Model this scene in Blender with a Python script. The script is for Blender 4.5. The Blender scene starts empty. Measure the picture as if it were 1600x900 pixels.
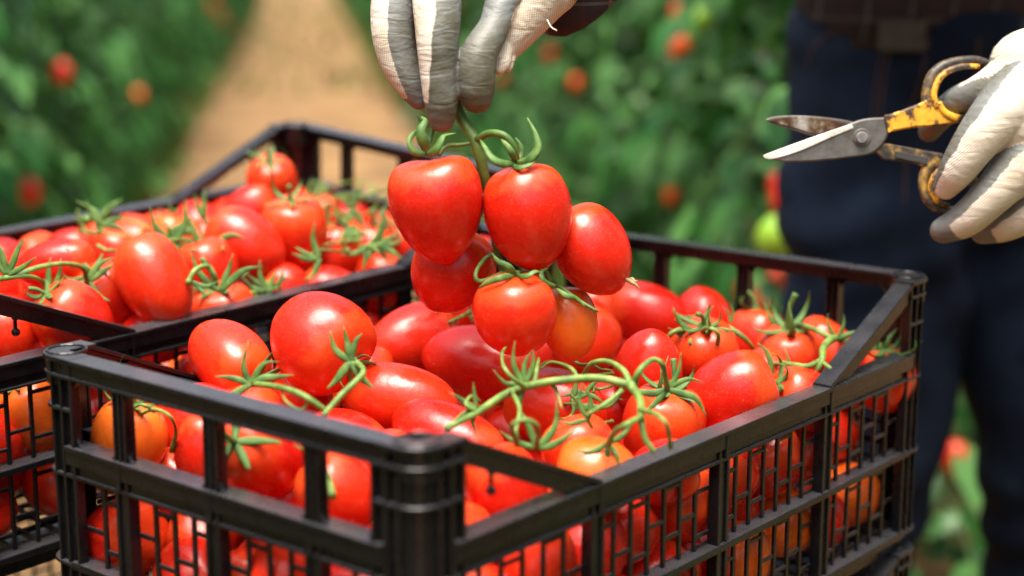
import bpy, bmesh, math, random
import numpy as np
from mathutils import Vector, Matrix

SC = bpy.context.scene
COL = SC.collection
R_ = math.radians

# ------------------------------------------------------------------ camera
CAM_Z = 1.096
PITCH = .2096
FPX = 2629.0
cam_d = bpy.data.cameras.new('camera'); cam = bpy.data.objects.new('camera', cam_d); COL.objects.link(cam)
cam.location = (0, 0, CAM_Z); cam.rotation_euler = (math.pi/2 - PITCH, 0, 0)
cam_d.sensor_width = 36; cam_d.lens = FPX/1600*36; cam_d.clip_end = 500; cam_d.clip_start = .02
cam_d.dof.use_dof = True; cam_d.dof.focus_distance = 1.16; cam_d.dof.aperture_fstop = 2.9
cam_d.dof.aperture_blades = 0
SC.camera = cam
# ------------------------------------------------------------------ light
SUN_EL, SUN_AZ = R_(76), R_(190)          # azimuth clockwise from +Y
w = bpy.data.worlds.new('World'); SC.world = w; w.use_nodes = True
nt = w.node_tree; nt.nodes.clear()
sky = nt.nodes.new('ShaderNodeTexSky'); sky.sky_type = 'NISHITA'; sky.sun_disc = False
sky.sun_elevation = SUN_EL; sky.sun_rotation = SUN_AZ; sky.dust_density = 10.0; sky.air_density = 1.0; sky.ozone_density = .3
bg = nt.nodes.new('ShaderNodeBackground'); bg.inputs[1].default_value = .15
wo = nt.nodes.new('ShaderNodeOutputWorld')
nt.links.new(sky.outputs[0], bg.inputs[0]); nt.links.new(bg.outputs[0], wo.inputs[0])
sl = bpy.data.lights.new('sun', 'SUN'); sun = bpy.data.objects.new('sun', sl); COL.objects.link(sun)
sl.energy = 2.6; sl.angle = R_(34); sl.color = (1, .97, .93)
sd = Vector((math.sin(SUN_AZ)*math.cos(SUN_EL), math.cos(SUN_AZ)*math.cos(SUN_EL), math.sin(SUN_EL)))
sun.rotation_euler = sd.to_track_quat('Z', 'Y').to_euler(); sun.location = (0, 0, 6)
SC.view_settings.view_transform = 'Standard'; SC.view_settings.look = 'None'
SC.view_settings.exposure = .97; SC.view_settings.gamma = 1; SC.view_settings.use_curve_mapping = False
SC.render.engine = 'CYCLES'
SC.cycles.use_denoising = True; SC.cycles.max_bounces = 6; SC.cycles.diffuse_bounces = 3; SC.cycles.glossy_bounces = 3
SC.cycles.transparent_max_bounces = 4; SC.cycles.caustics_reflective = False; SC.cycles.caustics_refractive = False
SC.cycles.sample_clamp_indirect = 6

# ------------------------------------------------------------------ helpers
CF = Vector((0, math.cos(PITCH), -math.sin(PITCH))); CR = Vector((1, 0, 0)); CU = CR.cross(CF)
CAM = Vector((0, 0, CAM_Z))
def PT(px, py, d):
    """world point seen at photo pixel (1600x900) at depth d"""
    return CAM + (CF + CR*((px-800)/FPX) - CU*((py-450)/FPX))*d
def PZ(px, py, z):
    dr = CF + CR*((px-800)/FPX) - CU*((py-450)/FPX)
    return CAM + dr*((z-CAM_Z)/dr.z)
def depth(p): return (Vector(p)-CAM).dot(CF)

def tag(o, label=None, cat=None, group=None, kind=None):
    if label: o['label'] = label
    if cat: o['category'] = cat
    if group: o['group'] = group
    if kind: o['kind'] = kind
    return o
def empty(name, loc=(0, 0, 0), rot=None):
    o = bpy.data.objects.new(name, None); COL.objects.link(o); o.location = loc; o.empty_display_size = .02
    if rot is not None: o.rotation_euler = rot
    return o
def link(name, me, parent=None, mat=None, smooth=False):
    o = bpy.data.objects.new(name, me); COL.objects.link(o)
    if mat and not me.materials:
        me.materials.append(mat)
    if smooth:
        me.polygons.foreach_set('use_smooth', [True]*len(me.polygons))
    if parent is not None: o.parent = parent
    return o
def bm_obj(name, bm, mat, parent=None, smooth=False, bevel=0):
    bmesh.ops.recalc_face_normals(bm, faces=bm.faces)
    me = bpy.data.meshes.new(name); bm.to_mesh(me); bm.free()
    o = link(name, me, parent, mat, smooth)
    if bevel:
        m = o.modifiers.new('bevel', 'BEVEL'); m.width = bevel; m.segments = 1; m.limit_method = 'ANGLE'
    return o
def raw_mesh(name, verts, faces, mat=None):
    me = bpy.data.meshes.new(name); me.from_pydata([tuple(v) for v in verts], [], faces); me.update()
    if mat: me.materials.append(mat)
    me.polygons.foreach_set('use_smooth', [True]*len(me.polygons))
    return me
def catmull(pts, n=6):
    P = [np.array(p, float) for p in pts]
    if len(P) < 2: return P
    P = [2*P[0]-P[1]] + P + [2*P[-1]-P[-2]]
    out = []
    for i in range(1, len(P)-2):
        p0, p1, p2, p3 = P[i-1:i+3]
        for k in range(n):
            t = k/n
            out.append(.5*((2*p1)+(-p0+p2)*t+(2*p0-5*p1+4*p2-p3)*t*t+(-p0+3*p1-3*p2+p3)*t**3))
    out.append(P[-2]); return out
class Geo:
    """collects swept tubes and ribbons into one mesh"""
    def __init__(s): s.v = []; s.f = []
    def tube(s, pts, rad, seg=8, n=5, flat=1.0, nrm=None):
        """pts: points, rad: radius or list; flat<1 flattens along nrm"""
        R = rad if isinstance(rad, (list, tuple)) else [rad]*len(pts)
        Q = catmull([tuple(p)+(r,) for p, r in zip([tuple(q) for q in pts], R)], n)
        base = len(s.v); up = None
        for i, q in enumerate(Q):
            a = Q[max(i-1, 0)][:3]; b = Q[min(i+1, len(Q)-1)][:3]
            t = Vector(b-a).normalized()
            if up is None:
                up = Vector(nrm) if nrm is not None else t.orthogonal()
            up = (up - t*up.dot(t))
            up = up.normalized() if up.length > 1e-9 else t.orthogonal().normalized()
            sd_ = t.cross(up)
            for k in range(seg):
                an = 2*math.pi*k/seg
                s.v.append(Vector(q[:3]) + (sd_*math.cos(an) + up*math.sin(an)*flat)*max(q[3], 1e-5))
        m = len(Q)
        for i in range(m-1):
            for k in range(seg):
                a = base+i*seg+k; b = base+i*seg+(k+1) % seg
                s.f.append((a, b, b+seg, a+seg))
        s.f.append(tuple(base+k for k in range(seg))[::-1]); s.f.append(tuple(base+(m-1)*seg+k for k in range(seg)))
        return s
    def obj(s, name, mat, parent=None):
        return link(name, raw_mesh(name, s.v, s.f, mat), parent)

# ------------------------------------------------------------------ materials
def newmat(name):
    m = bpy.data.materials.new(name); m.use_nodes = True
    n = m.node_tree.nodes; b = n['Principled BSDF']; return m, m.node_tree, b
def N(nt, t, **kw):
    n = nt.nodes.new(t)
    for k, v in kw.items(): setattr(n, k, v)
    return n
def noise(nt, scale, detail=3, rough=.5, coord='Object'):
    tc = N(nt, 'ShaderNodeTexCoord'); no = N(nt, 'ShaderNodeTexNoise')
    no.inputs['Scale'].default_value = scale; no.inputs['Detail'].default_value = detail; no.inputs['Roughness'].default_value = rough
    nt.links.new(tc.outputs[coord], no.inputs['Vector']); return no
def ramp(nt, src, stops):
    r = N(nt, 'ShaderNodeValToRGB'); e = r.color_ramp.elements
    while len(e) > 1: e.remove(e[-1])
    e[0].position = stops[0][0]; e[0].color = tuple(stops[0][1])+(1,)
    for p, c in stops[1:]:
        x = e.new(p); x.color = tuple(c)+(1,)
    nt.links.new(src, r.inputs[0]); return r
def bump(nt, b, src, strength, dist):
    bu = N(nt, 'ShaderNodeBump'); bu.inputs['Strength'].default_value = strength; bu.inputs['Distance'].default_value = dist
    nt.links.new(src, bu.inputs['Height']); nt.links.new(bu.outputs[0], b.inputs['Normal']); return bu
def simple(name, stops, scale=20, rough=.6, bstr=0, bdist=.001, detail=4, rrange=None, spec=None):
    m, t, b = newmat(name)
    no = noise(t, scale, detail); r = ramp(t, no.outputs[0], stops)
    t.links.new(r.outputs[0], b.inputs['Base Color']); b.inputs['Roughness'].default_value = rough
    if rrange:
        mr = N(t, 'ShaderNodeMapRange'); mr.inputs[3].default_value, mr.inputs[4].default_value = rrange
        t.links.new(no.outputs[0], mr.inputs[0]); t.links.new(mr.outputs[0], b.inputs['Roughness'])
    if bstr: bump(t, b, no.outputs[0], bstr, bdist)
    if spec is not None: b.inputs['Specular IOR Level'].default_value = spec
    return m

def tomato_mat(name, c_lo, c_mid, c_hi):
    m, t, b = newmat(name)
    oi = N(t, 'ShaderNodeObjectInfo'); no = noise(t, .9, 2)
    # blend of broad noise and per-fruit random picks the ripeness
    ad = N(t, 'ShaderNodeMath', operation='MULTIPLY_ADD'); ad.inputs[1].default_value = .45
    t.links.new(no.outputs[0], ad.inputs[0])
    sc = N(t, 'ShaderNodeMath', operation='MULTIPLY'); sc.inputs[1].default_value = .5
    t.links.new(oi.outputs['Random'], sc.inputs[0]); t.links.new(sc.outputs[0], ad.inputs[2])
    r = ramp(t, ad.outputs[0], [(.15, c_lo), (.48, c_mid), (.85, c_hi)])
    # fine pale specks in the skin
    sp = noise(t, 26, 1); spr = ramp(t, sp.outputs[0], [(.62, (0, 0, 0)), (.72, (1, 1, 1))])
    mx = N(t, 'ShaderNodeMix', data_type='RGBA'); mx.inputs['B'].default_value = (.85, .20, .04, 1)
    ml = N(t, 'ShaderNodeMath', operation='MULTIPLY'); ml.inputs[1].default_value = .28
    t.links.new(spr.outputs[0], ml.inputs[0]); t.links.new(ml.outputs[0], mx.inputs['Factor'])
    # paler shoulder round the stem end, with faint streaks running down from it
    tg = N(t, 'ShaderNodeTexCoord'); sz = N(t, 'ShaderNodeSeparateXYZ'); t.links.new(tg.outputs['Generated'], sz.inputs[0])
    sn = noise(t, 3.2, 4, .6); sa = N(t, 'ShaderNodeMath', operation='MULTIPLY_ADD'); sa.inputs[1].default_value = .35; t.links.new(sn.outputs[0], sa.inputs[0]); t.links.new(sz.outputs['Z'], sa.inputs[2])
    sr = ramp(t, sa.outputs[0], [(.90, (0, 0, 0)), (1.06, (.26, .26, .26))])
    m2 = N(t, 'ShaderNodeMix', data_type='RGBA'); m2.inputs['B'].default_value = (.78, .15, .02, 1)
    t.links.new(sr.outputs[0], m2.inputs['Factor']); t.links.new(r.outputs[0], m2.inputs['A'])
    # small corky scars and dust
    vo = N(t, 'ShaderNodeTexVoronoi'); vo.inputs['Scale'].default_value = 1.7; t.links.new(tg.outputs['Object'], vo.inputs['Vector'])
    vr = ramp(t, vo.outputs['Distance'], [(.03, (.5, .5, .5)), (.06, (0, 0, 0))])
    m3 = N(t, 'ShaderNodeMix', data_type='RGBA'); m3.inputs['B'].default_value = (.50, .20, .07, 1)
    t.links.new(vr.outputs[0], m3.inputs['Factor']); t.links.new(m2.outputs['Result'], m3.inputs['A'])
    t.links.new(m3.outputs['Result'], mx.inputs['A']); t.links.new(mx.outputs['Result'], b.inputs['Base Color'])
    b.inputs['Roughness'].default_value = .33
    rn = noise(t, 2.4, 3); mr = N(t, 'ShaderNodeMapRange'); mr.inputs[3].default_value = .20; mr.inputs[4].default_value = .33
    t.links.new(rn.outputs[0], mr.inputs[0]); t.links.new(mr.outputs[0], b.inputs['Roughness'])
    b.inputs['Specular IOR Level'].default_value = .5
    b.inputs['Subsurface Weight'].default_value = .12; b.inputs['Subsurface Radius'].default_value = (1, .2, .08); b.inputs['Subsurface Scale'].default_value = .006
    bn = noise(t, 1.6, 3); bump(t, b, bn.outputs[0], .05, .02)
    return m
M = {}
M['red'] = tomato_mat('tomato_skin_red', (.54, .009, .004), (.65, .016, .005), (.73, .036, .006))
M['orange'] = tomato_mat('tomato_skin_orange', (.70, .075, .008), (.75, .11, .010), (.79, .16, .013))
M['unripe'] = simple('tomato_skin_unripe', [(.3, (.22, .48, .03)), (.7, (.38, .62, .06))], 15, .35)
M['calyx'] = simple('tomato_calyx_green', [(.3, (.035, .09, .018)), (.52, (.085, .18, .034)), (.78, (.18, .28, .07))], 120, .55, .3, .001)
M['vine'] = simple('vine_stem_green', [(.3, (.065, .13, .025)), (.52, (.14, .24, .045)), (.78, (.28, .37, .10))], 110, .55, .4, .0008)
M['vine_fresh'] = simple('fresh_stem_green', [(.3, (.045, .10, .018)), (.55, (.085, .17, .028)), (.8, (.17, .27, .05))], 90, .5, .5, .0008)
M['dry'] = simple('dry_sepal', [(.3, (.20, .14, .06)), (.7, (.42, .32, .16))], 120, .8)
M['plastic'] = simple('black_crate_plastic', [(.3, (.0038, .0040, .0050)), (.7, (.0080, .0082, .0096))], 60, .4, .12, .0006, rrange=(.20, .36), spec=.34)
def scuffs_and_glare(m):
    t = m.node_tree; b = t.nodes['Principled BSDF']
    n2 = noise(t, 160, 6, .7); r2 = ramp(t, n2.outputs[0], [(.60, (0, 0, 0)), (.75, (1, 1, 1))])
    old = b.inputs['Base Color'].links[0].from_socket
    mx = N(t, 'ShaderNodeMix', data_type='RGBA'); mx.inputs['B'].default_value = (.035, .030, .028, 1)
    f = N(t, 'ShaderNodeMath', operation='MULTIPLY'); f.inputs[1].default_value = .5
    t.links.new(r2.outputs[0], f.inputs[0]); t.links.new(f.outputs[0], mx.inputs['Factor'])
    t.links.new(old, mx.inputs['A'])
    # pale grey painted on the flat upper faces, standing in for sky glare
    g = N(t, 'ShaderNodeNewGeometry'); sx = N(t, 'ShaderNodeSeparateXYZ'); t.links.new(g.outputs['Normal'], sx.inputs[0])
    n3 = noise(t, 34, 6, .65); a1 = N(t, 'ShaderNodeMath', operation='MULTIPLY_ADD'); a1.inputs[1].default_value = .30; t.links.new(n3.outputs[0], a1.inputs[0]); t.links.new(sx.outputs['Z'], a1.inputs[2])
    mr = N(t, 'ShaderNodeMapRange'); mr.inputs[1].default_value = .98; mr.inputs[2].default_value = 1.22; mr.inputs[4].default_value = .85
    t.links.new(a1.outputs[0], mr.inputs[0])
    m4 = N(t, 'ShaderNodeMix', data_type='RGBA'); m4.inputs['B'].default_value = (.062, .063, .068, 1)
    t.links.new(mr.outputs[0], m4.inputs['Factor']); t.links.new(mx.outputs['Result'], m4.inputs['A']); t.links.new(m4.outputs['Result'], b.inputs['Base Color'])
scuffs_and_glare(M['plastic']); _pb = M['plastic'].node_tree.nodes['Principled BSDF']; _pb.inputs['Coat Weight'].default_value = .12; _pb.inputs['Coat Roughness'].default_value = .22; _pb.inputs['Coat IOR'].default_value = 1.4
M['soil'] = simple('dry_orange_earth', [(.25, (.085, .050, .020)), (.5, (.20, .112, .042)), (.75, (.34, .205, .085))], 3.0, .95, .5, .02, 8)
M['leaf'] = None
def leaf_mat(name, a, b_, c):
    m, t, b = newmat(name)
    g = N(t, 'ShaderNodeNewGeometry'); no = noise(t, 9, 2)
    ad = N(t, 'ShaderNodeMath', operation='MULTIPLY_ADD'); ad.inputs[1].default_value = .6
    s = N(t, 'ShaderNodeMath', operation='MULTIPLY'); s.inputs[1].default_value = .4
    t.links.new(no.outputs[0], s.inputs[0]); t.links.new(g.outputs['Random Per Island'], ad.inputs[0]); t.links.new(s.outputs[0], ad.inputs[2])
    r = ramp(t, ad.outputs[0], [(.18, a), (.45, b_), (.68, tuple(x*.55+y*.45 for x, y in zip(b_, c))), (.80, c)])
    t.links.new(r.outputs[0], b.inputs['Base Color']); b.inputs['Roughness'].default_value = .30; b.inputs['Specular IOR Level'].default_value = .35
    tr = N(t, 'ShaderNodeBsdfTranslucent'); ms = N(t, 'ShaderNodeMixShader'); ms.inputs[0].default_value = .25
    t.links.new(r.outputs[0], tr.inputs[0]); out = t.nodes['Material Output']
    t.links.new(b.outputs[0], ms.inputs[1]); t.links.new(tr.outputs[0], ms.inputs[2]); t.links.new(ms.outputs[0], out.inputs[0])
    return m
M['leaf'] = leaf_mat('tomato_leaf', (.007, .045, .008), (.026, .125, .018), (.15, .36, .10))
M['haulm'] = simple('plant_stem', [(.3, (.07, .14, .03)), (.7, (.14, .22, .06))], 30, .6)
M['weed'] = leaf_mat('weeds', (.05, .10, .02), (.12, .19, .03), (.25, .28, .07))
M['denim'] = simple('dark_denim', [(.3, (.0035, .0065, .015)), (.6, (.008, .015, .032)), (.85, (.022, .038, .068))], 12, .9, .3, .003, 8, spec=.15)
M['stitch'] = simple('rust_stitching', [(.3, (.10, .04, .02)), (.7, (.16, .07, .03))], 50, .8)
M['leather'] = simple('brown_belt_leather', [(.3, (.015, .009, .007)), (.7, (.035, .02, .014))], 30, .5)
M['brass'] = simple('dull_belt_buckle', [(.3, (.025, .02, .014)), (.7, (.05, .042, .03))], 60, .4)
M['skin'] = simple('skin', [(.3, (.36, .19, .12)), (.7, (.46, .26, .17))], 30, .5)
M['hair'] = simple('dark_hair', [(.3, (.02, .013, .01)), (.7, (.04, .028, .02))], 80, .6)
M['straw'] = simple('straw_hat', [(.3, (.35, .26, .12)), (.7, (.55, .43, .22))], 90, .8)
M['boot'] = simple('work_boot', [(.3, (.03, .022, .016)), (.7, (.06, .045, .03))], 20, .7)
M['galv'] = simple('galvanised_tube', [(.3, (.30, .31, .32)), (.7, (.45, .46, .47))], 40, .45)
M['rubber'] = simple('black_rubber', [(.3, (.02, .02, .02)), (.7, (.04, .04, .04))], 20, .8)
M['wood'] = simple('pale_wood', [(.3, (.35, .23, .12)), (.7, (.48, .34, .19))], 14, .8)
# plaid cotton
def plaid():
    m, t, b = newmat('dark_plaid_cotton')
    tc = N(t, 'ShaderNodeTexCoord'); sx = N(t, 'ShaderNodeSeparateXYZ'); t.links.new(tc.outputs['Object'], sx.inputs[0])
    base = (.010, .009, .014, 1); prev = None
    def stripe(axis, freq, phase, width, col, prev):
        a = N(t, 'ShaderNodeMath', operation='MULTIPLY_ADD'); a.inputs[1].default_value = freq; a.inputs[2].default_value = phase
        t.links.new(sx.outputs[axis], a.inputs[0])
        f = N(t, 'ShaderNodeMath', operation='FRACT'); t.links.new(a.outputs[0], f.inputs[0])
        c = N(t, 'ShaderNodeMath', operation='LESS_THAN'); c.inputs[1].default_value = width; t.links.new(f.outputs[0], c.inputs[0])
        h = N(t, 'ShaderNodeMath', operation='MULTIPLY'); h.inputs[1].default_value = .6; t.links.new(c.outputs[0], h.inputs[0])
        mx = N(t, 'ShaderNodeMix', data_type='RGBA'); mx.inputs['B'].default_value = col+(1,)
        if prev is None: mx.inputs['A'].default_value = base
        else: t.links.new(prev, mx.inputs['A'])
        t.links.new(h.outputs[0], mx.inputs['Factor']); return mx.outputs['Result']
    p = stripe('X', 22, .2, .5, (.018, .012, .017), None); p = stripe('Z', 22, .1, .5, (.016, .011, .015), p)
    p = stripe('X', 22, .5, .06, (.14, .13, .15), p); p = stripe('X', 22, .95, .07, (.045, .013, .012), p)
    p = stripe('Z', 22, .6, .07, (.045, .013, .012), p); p = stripe('Z', 22, .02, .05, (.12, .11, .12), p)
    t.links.new(p, b.inputs['Base Color']); b.inputs['Roughness'].default_value = .85
    return m
M['plaid'] = plaid()
def glove_mat(name, wave_rot):
    m, t, b = newmat(name)
    at = N(t, 'ShaderNodeAttribute'); at.attribute_name = 'coat'
    no = noise(t, 55, 3)
    a = N(t, 'ShaderNodeMath', operation='MULTIPLY_ADD'); a.inputs[1].default_value = .22; t.links.new(no.outputs[0], a.inputs[0]); t.links.new(at.outputs['Fac'], a.inputs[2])
    mask = ramp(t, a.outputs[0], [(.105, (0, 0, 0)), (.135, (1, 1, 1))])
    # knitted cotton
    tc = N(t, 'ShaderNodeTexCoord'); mp = N(t, 'ShaderNodeMapping'); mp.inputs['Rotation'].default_value = wave_rot
    t.links.new(tc.outputs['Object'], mp.inputs[0])
    wv = N(t, 'ShaderNodeTexWave'); wv.wave_type = 'BANDS'; wv.bands_direction = 'X'; wv.inputs['Scale'].default_value = 210; wv.inputs['Distortion'].default_value = 1.2; wv.inputs['Detail'].default_value = 2
    wv.inputs['Detail Scale'].default_value = .35
    t.links.new(mp.outputs[0], wv.inputs[0])
    wz = N(t, 'ShaderNodeTexWave'); wz.wave_type = 'BANDS'; wz.bands_direction = 'Z'; wz.inputs['Scale'].default_value = 260; wz.inputs['Distortion'].default_value = 1
    t.links.new(mp.outputs[0], wz.inputs[0])
    hm = N(t, 'ShaderNodeMath', operation='MULTIPLY_ADD'); hm.inputs[1].default_value = .3
    t.links.new(wz.outputs['Fac'], hm.inputs[0]); t.links.new(wv.outputs['Fac'], hm.inputs[2])
    dirt = noise(t, 26, 5, .6)
    white = ramp(t, dirt.outputs[0], [(.28, (.54, .43, .29)), (.45, (.67, .60, .48)), (.62, (.74, .69, .60))])
    wk = N(t, 'ShaderNodeMix', data_type='RGBA'); wk.blend_type = 'MULTIPLY'
    wr = ramp(t, wv.outputs['Fac'], [(.15, (.80, .77, .72)), (.6, (1, 1, 1))])
    wk.inputs['Factor'].default_value = 1; t.links.new(white.outputs[0], wk.inputs['A']); t.links.new(wr.outputs[0], wk.inputs['B'])
    dirt2 = noise(t, 18, 4, .6)
    grey = ramp(t, dirt2.outputs[0], [(.35, (.085, .080, .048)), (.47, (.135, .140, .118)), (.60, (.175, .190, .185))])
    mx = N(t, 'ShaderNodeMix', data_type='RGBA'); t.links.new(mask.outputs[0], mx.inputs['Factor'])
    t.links.new(wk.outputs['Result'], mx.inputs['A']); t.links.new(grey.outputs[0], mx.inputs['B'])
    t.links.new(mx.outputs['Result'], b.inputs['Base Color'])
    rr = N(t, 'ShaderNodeMapRange'); rr.inputs[3].default_value = .95; rr.inputs[4].default_value = .5
    t.links.new(mask.outputs[0], rr.inputs[0]); t.links.new(rr.outputs[0], b.inputs['Roughness'])
    fine = noise(t, 420, 3)
    hb = N(t, 'ShaderNodeMix', data_type='FLOAT'); t.links.new(mask.outputs[0], hb.inputs['Factor'])
    t.links.new(hm.outputs[0], hb.inputs['A']); t.links.new(fine.outputs[0], hb.inputs['B'])
    bu1 = bump(t, b, hb.outputs['Result'], .4, .0005)
    cr = N(t, 'ShaderNodeTexNoise'); cr.inputs['Scale'].default_value = 75; cr.inputs['Detail'].default_value = 3; cr.inputs['Distortion'].default_value = 1.2
    m5 = N(t, 'ShaderNodeMapping'); m5.inputs['Scale'].default_value = (.45, .6, 1.5); t.links.new(tc.outputs['Object'], m5.inputs[0]); t.links.new(m5.outputs[0], cr.inputs['Vector'])
    bu2 = N(t, 'ShaderNodeBump'); bu2.inputs['Strength'].default_value = .5; bu2.inputs['Distance'].default_value = .003
    t.links.new(cr.outputs[0], bu2.inputs['Height']); t.links.new(bu2.outputs[0], bu1.inputs['Normal'])
    return m
M['glove'] = glove_mat('knit_glove', (0, R_(-6), 0)); M['glove2'] = glove_mat('knit_glove_scissor_hand', (0, R_(-45), 0))
def painted(name, paint, under, thr):
    m, t, b = newmat(name)
    n1 = noise(t, 75, 6, .65)
    r = ramp(t, n1.outputs[0], [(thr-.10, under[0]), (thr-.02, under[1]), (thr+.02, paint[0]), (thr+.2, paint[1])])
    t.links.new(r.outputs[0], b.inputs['Base Color']); b.inputs['Roughness'].default_value = .45
    bump(t, b, n1.outputs[0], .5, .0006); return m
M['yellow'] = painted('worn_yellow_handle', ((.62, .30, .02), (.75, .42, .03)), ((.03, .02, .013), (.14, .07, .02)), .50)
M['darkhandle'] = painted('worn_dark_handle', ((.14, .09, .03), (.62, .32, .03)), ((.02, .016, .014), (.06, .045, .03)), .54)
def steel(name, c, thr, metal=.7, rough=.4):
    m, t, b = newmat(name)
    n1 = noise(t, 60, 7, .7)
    r = ramp(t, n1.outputs[0], [(thr-.08, (.05, .018, .008)), (thr, (.12, .07, .03)), (thr+.05, c[0]), (thr+.25, c[1])])
    t.links.new(r.outputs[0], b.inputs['Base Color']); b.inputs['Roughness'].default_value = rough; b.inputs['Metallic'].default_value = metal
    bump(t, b, n1.outputs[0], .4, .0005); return m
M['steel_dark'] = steel('dark_blade_steel', ((.10, .095, .085), (.17, .16, .15)), .36, .5, .45)
M['steel_rust'] = steel('rusty_blade_face', ((.20, .18, .15), (.50, .48, .44)), .52, .3, .5)
M['steel_bright'] = steel('ground_blade_edge', ((.62, .58, .50), (.80, .78, .72)), .34, .25, .42)

# ------------------------------------------------------------------ setting: ground
bm = bmesh.new()
n = 60; rng = random.Random(3)
xs = [-60+120*i/n for i in range(n+1)]; ys = [-20+120*(i/n)**1.3 for i in range(n+1)]
vs = [[bm.verts.new((x, y, 0)) for x in xs] for y in ys]
for j in range(n):
    for i in range(n): bm.faces.new((vs[j][i], vs[j][i+1], vs[j+1][i+1], vs[j+1][i]))
g = bm_obj('ground', bm, M['soil']); tag(g, kind='structure')

# the path between the plant rows runs away along this direction
PD = Vector((-.125, 1, 0)).normalized(); PN = Vector((PD.y, -PD.x, 0))     # PN points right
def row(y, off):
    """point at world distance y along the path, off metres right of its centre line"""
    return Vector((-.125*y, y, 0)) + PN*off

# low weeds along the rows: nobody could count them
def weeds():
    rng = random.Random(8); V = []; Fc = []
    for i in range(5200):
        side = rng.choice((-1, 1)); y = 2.4 + 26*rng.random()**1.6
        if side > 0 and y < 2.5: continue
        c = row(y, side*(.60 + abs(rng.gauss(0, .20)))) if rng.random() < .93 else row(y + 9, rng.uniform(-.6, .6))
        h = rng.uniform(.03, .14); a = rng.uniform(0, 6.28); le = rng.uniform(.02, .07)
        d = Vector((math.cos(a), math.sin(a), 0)); s = Vector((-d.y, d.x, 0))*rng.uniform(.008, .022)
        b = len(V); V += [c-s*.5, c+s*.5, c+d*le*.6+s+Vector((0, 0, h*.8)), c+d*le*1.5+Vector((0, 0, h)), c+d*le*.6-s+Vector((0, 0, h*.8))]
        Fc.append((b, b+1, b+2, b+3, b+4))
    o = link('weeds', raw_mesh('weeds', V, Fc, M['weed'])); tag(o, 'low green weeds growing at the foot of the plant rows', 'weeds', kind='stuff')
weeds()

# ------------------------------------------------------------------ tomato plants (background)
def leaflet(V, Fc, base, d, up, L, Wd, droop):
    """a leaflet with a folded midrib and a drooping, pointed tip"""
    s = d.cross(up).normalized()
    pr = [(0, .12), (.25, .85), (.5, 1.0), (.78, .55), (1.0, .02)]
    b = len(V)
    for t, wd in pr:
        c = base + d*(L*t) - up*(droop*L*t*t)
        V.append(c + s*(Wd*wd) + up*(Wd*wd*.25)); V.append(c); V.append(c - s*(Wd*wd) + up*(Wd*wd*.25))
    for i in range(len(pr)-1):
        k = b+3*i
        Fc.append((k, k+1, k+4, k+3)); Fc.append((k+1, k+2, k+5, k+4))
def plant_meshes(seed):
    rng = random.Random(seed)
    H = rng.uniform(1.75, 2.05)
    st = Geo(); pts = [(rng.gauss(0, .02), rng.gauss(0, .02), H*i/7) for i in range(8)]
    st.tube(pts, [.009, .009, .008, .008, .007, .006, .005, .004], 6, 3)
    V = []; Fc = []
    nl = 105
    for i in range(nl):
        z = .10 + (H-.12)*(i+rng.random())/nl
        a = i*2.4 + rng.gauss(0, .3); L = rng.uniform(.20, .36)*(1.0 if z < H*.8 else .7)
        d = Vector((math.cos(a), math.sin(a), rng.uniform(-.05, .45))).normalized()
        k = min(int(z/H*7), 6); base = Vector(pts[k]).lerp(Vector(pts[k+1]), z/H*7-k)
        mid = []
        for q in range(7):
            t = q/6; mid.append(base + d*L*t + Vector((0, 0, -L*.75*t*t)))
        st.tube(mid, [.0030]*4+[.0022, .0015, .001], 4, 1)
        for q in range(1, 7):
            tang = (mid[q]-mid[q-1]).normalized()
            sdv = tang.cross(Vector((0, 0, 1))).normalized(); upv = sdv.cross(tang)
            sz = rng.uniform(.038, .066)*(1.0 if q > 2 else .8)
            for sg in (-1, 1):
                dd = (tang*.45 + sdv*sg*.9 + Vector((0, 0, rng.uniform(-.45, .1)))).normalized()
                leaflet(V, Fc, mid[q], dd, upv, sz, sz*.30, rng.uniform(.1, .6))
        tang = (mid[6]-mid[5]).normalized(); leaflet(V, Fc, mid[6], tang, Vector((0, 0, 1)), .08, .030, .4)
    lm = raw_mesh('foliage', V, Fc, M['leaf']); sm = raw_mesh('stem', st.v, st.f, M['haulm'])
    return lm, sm
def plain_fruit(r, seed=0):
    bm = bmesh.new(); bmesh.ops.create_icosphere(bm, subdivisions=3, radius=r)
    for v in bm.verts: v.co.z *= 1.25; v.co.x *= 1-.1*(v.co.z/r)*.3
    me = bpy.data.meshes.new('tomato'); bm.to_mesh(me); bm.free(); me.polygons.foreach_set('use_smooth', [True]*len(me.polygons)); return me
PLM = [plant_meshes(s) for s in (1, 2, 3, 4)]
FR = {'red': plain_fruit(.032), 'orange': plain_fruit(.030), 'unripe': plain_fruit(.033)}
for k in FR: FR[k].materials.append(M[k])
plants = []
rng = random.Random(11)
def ordinal(n_):
    w_ = ['first', 'second', 'third', 'fourth', 'fifth', 'sixth', 'seventh', 'eighth', 'ninth', 'tenth', 'eleventh', 'twelfth', 'thirteenth', 'fourteenth', 'fifteenth',
         'sixteenth', 'seventeenth', 'eighteenth', 'nineteenth', 'twentieth']
    if n_ < 20: return w_[n_]
    t = ['twenty', 'thirty', 'forty', 'fifty', 'sixty'][(n_+1)//10-2]
    return t + '-' + w_[(n_+1) % 10-1] if (n_+1) % 10 else {20: 'twentieth', 30: 'thirtieth', 40: 'fortieth', 50: 'fiftieth'}[n_+1]
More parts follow.
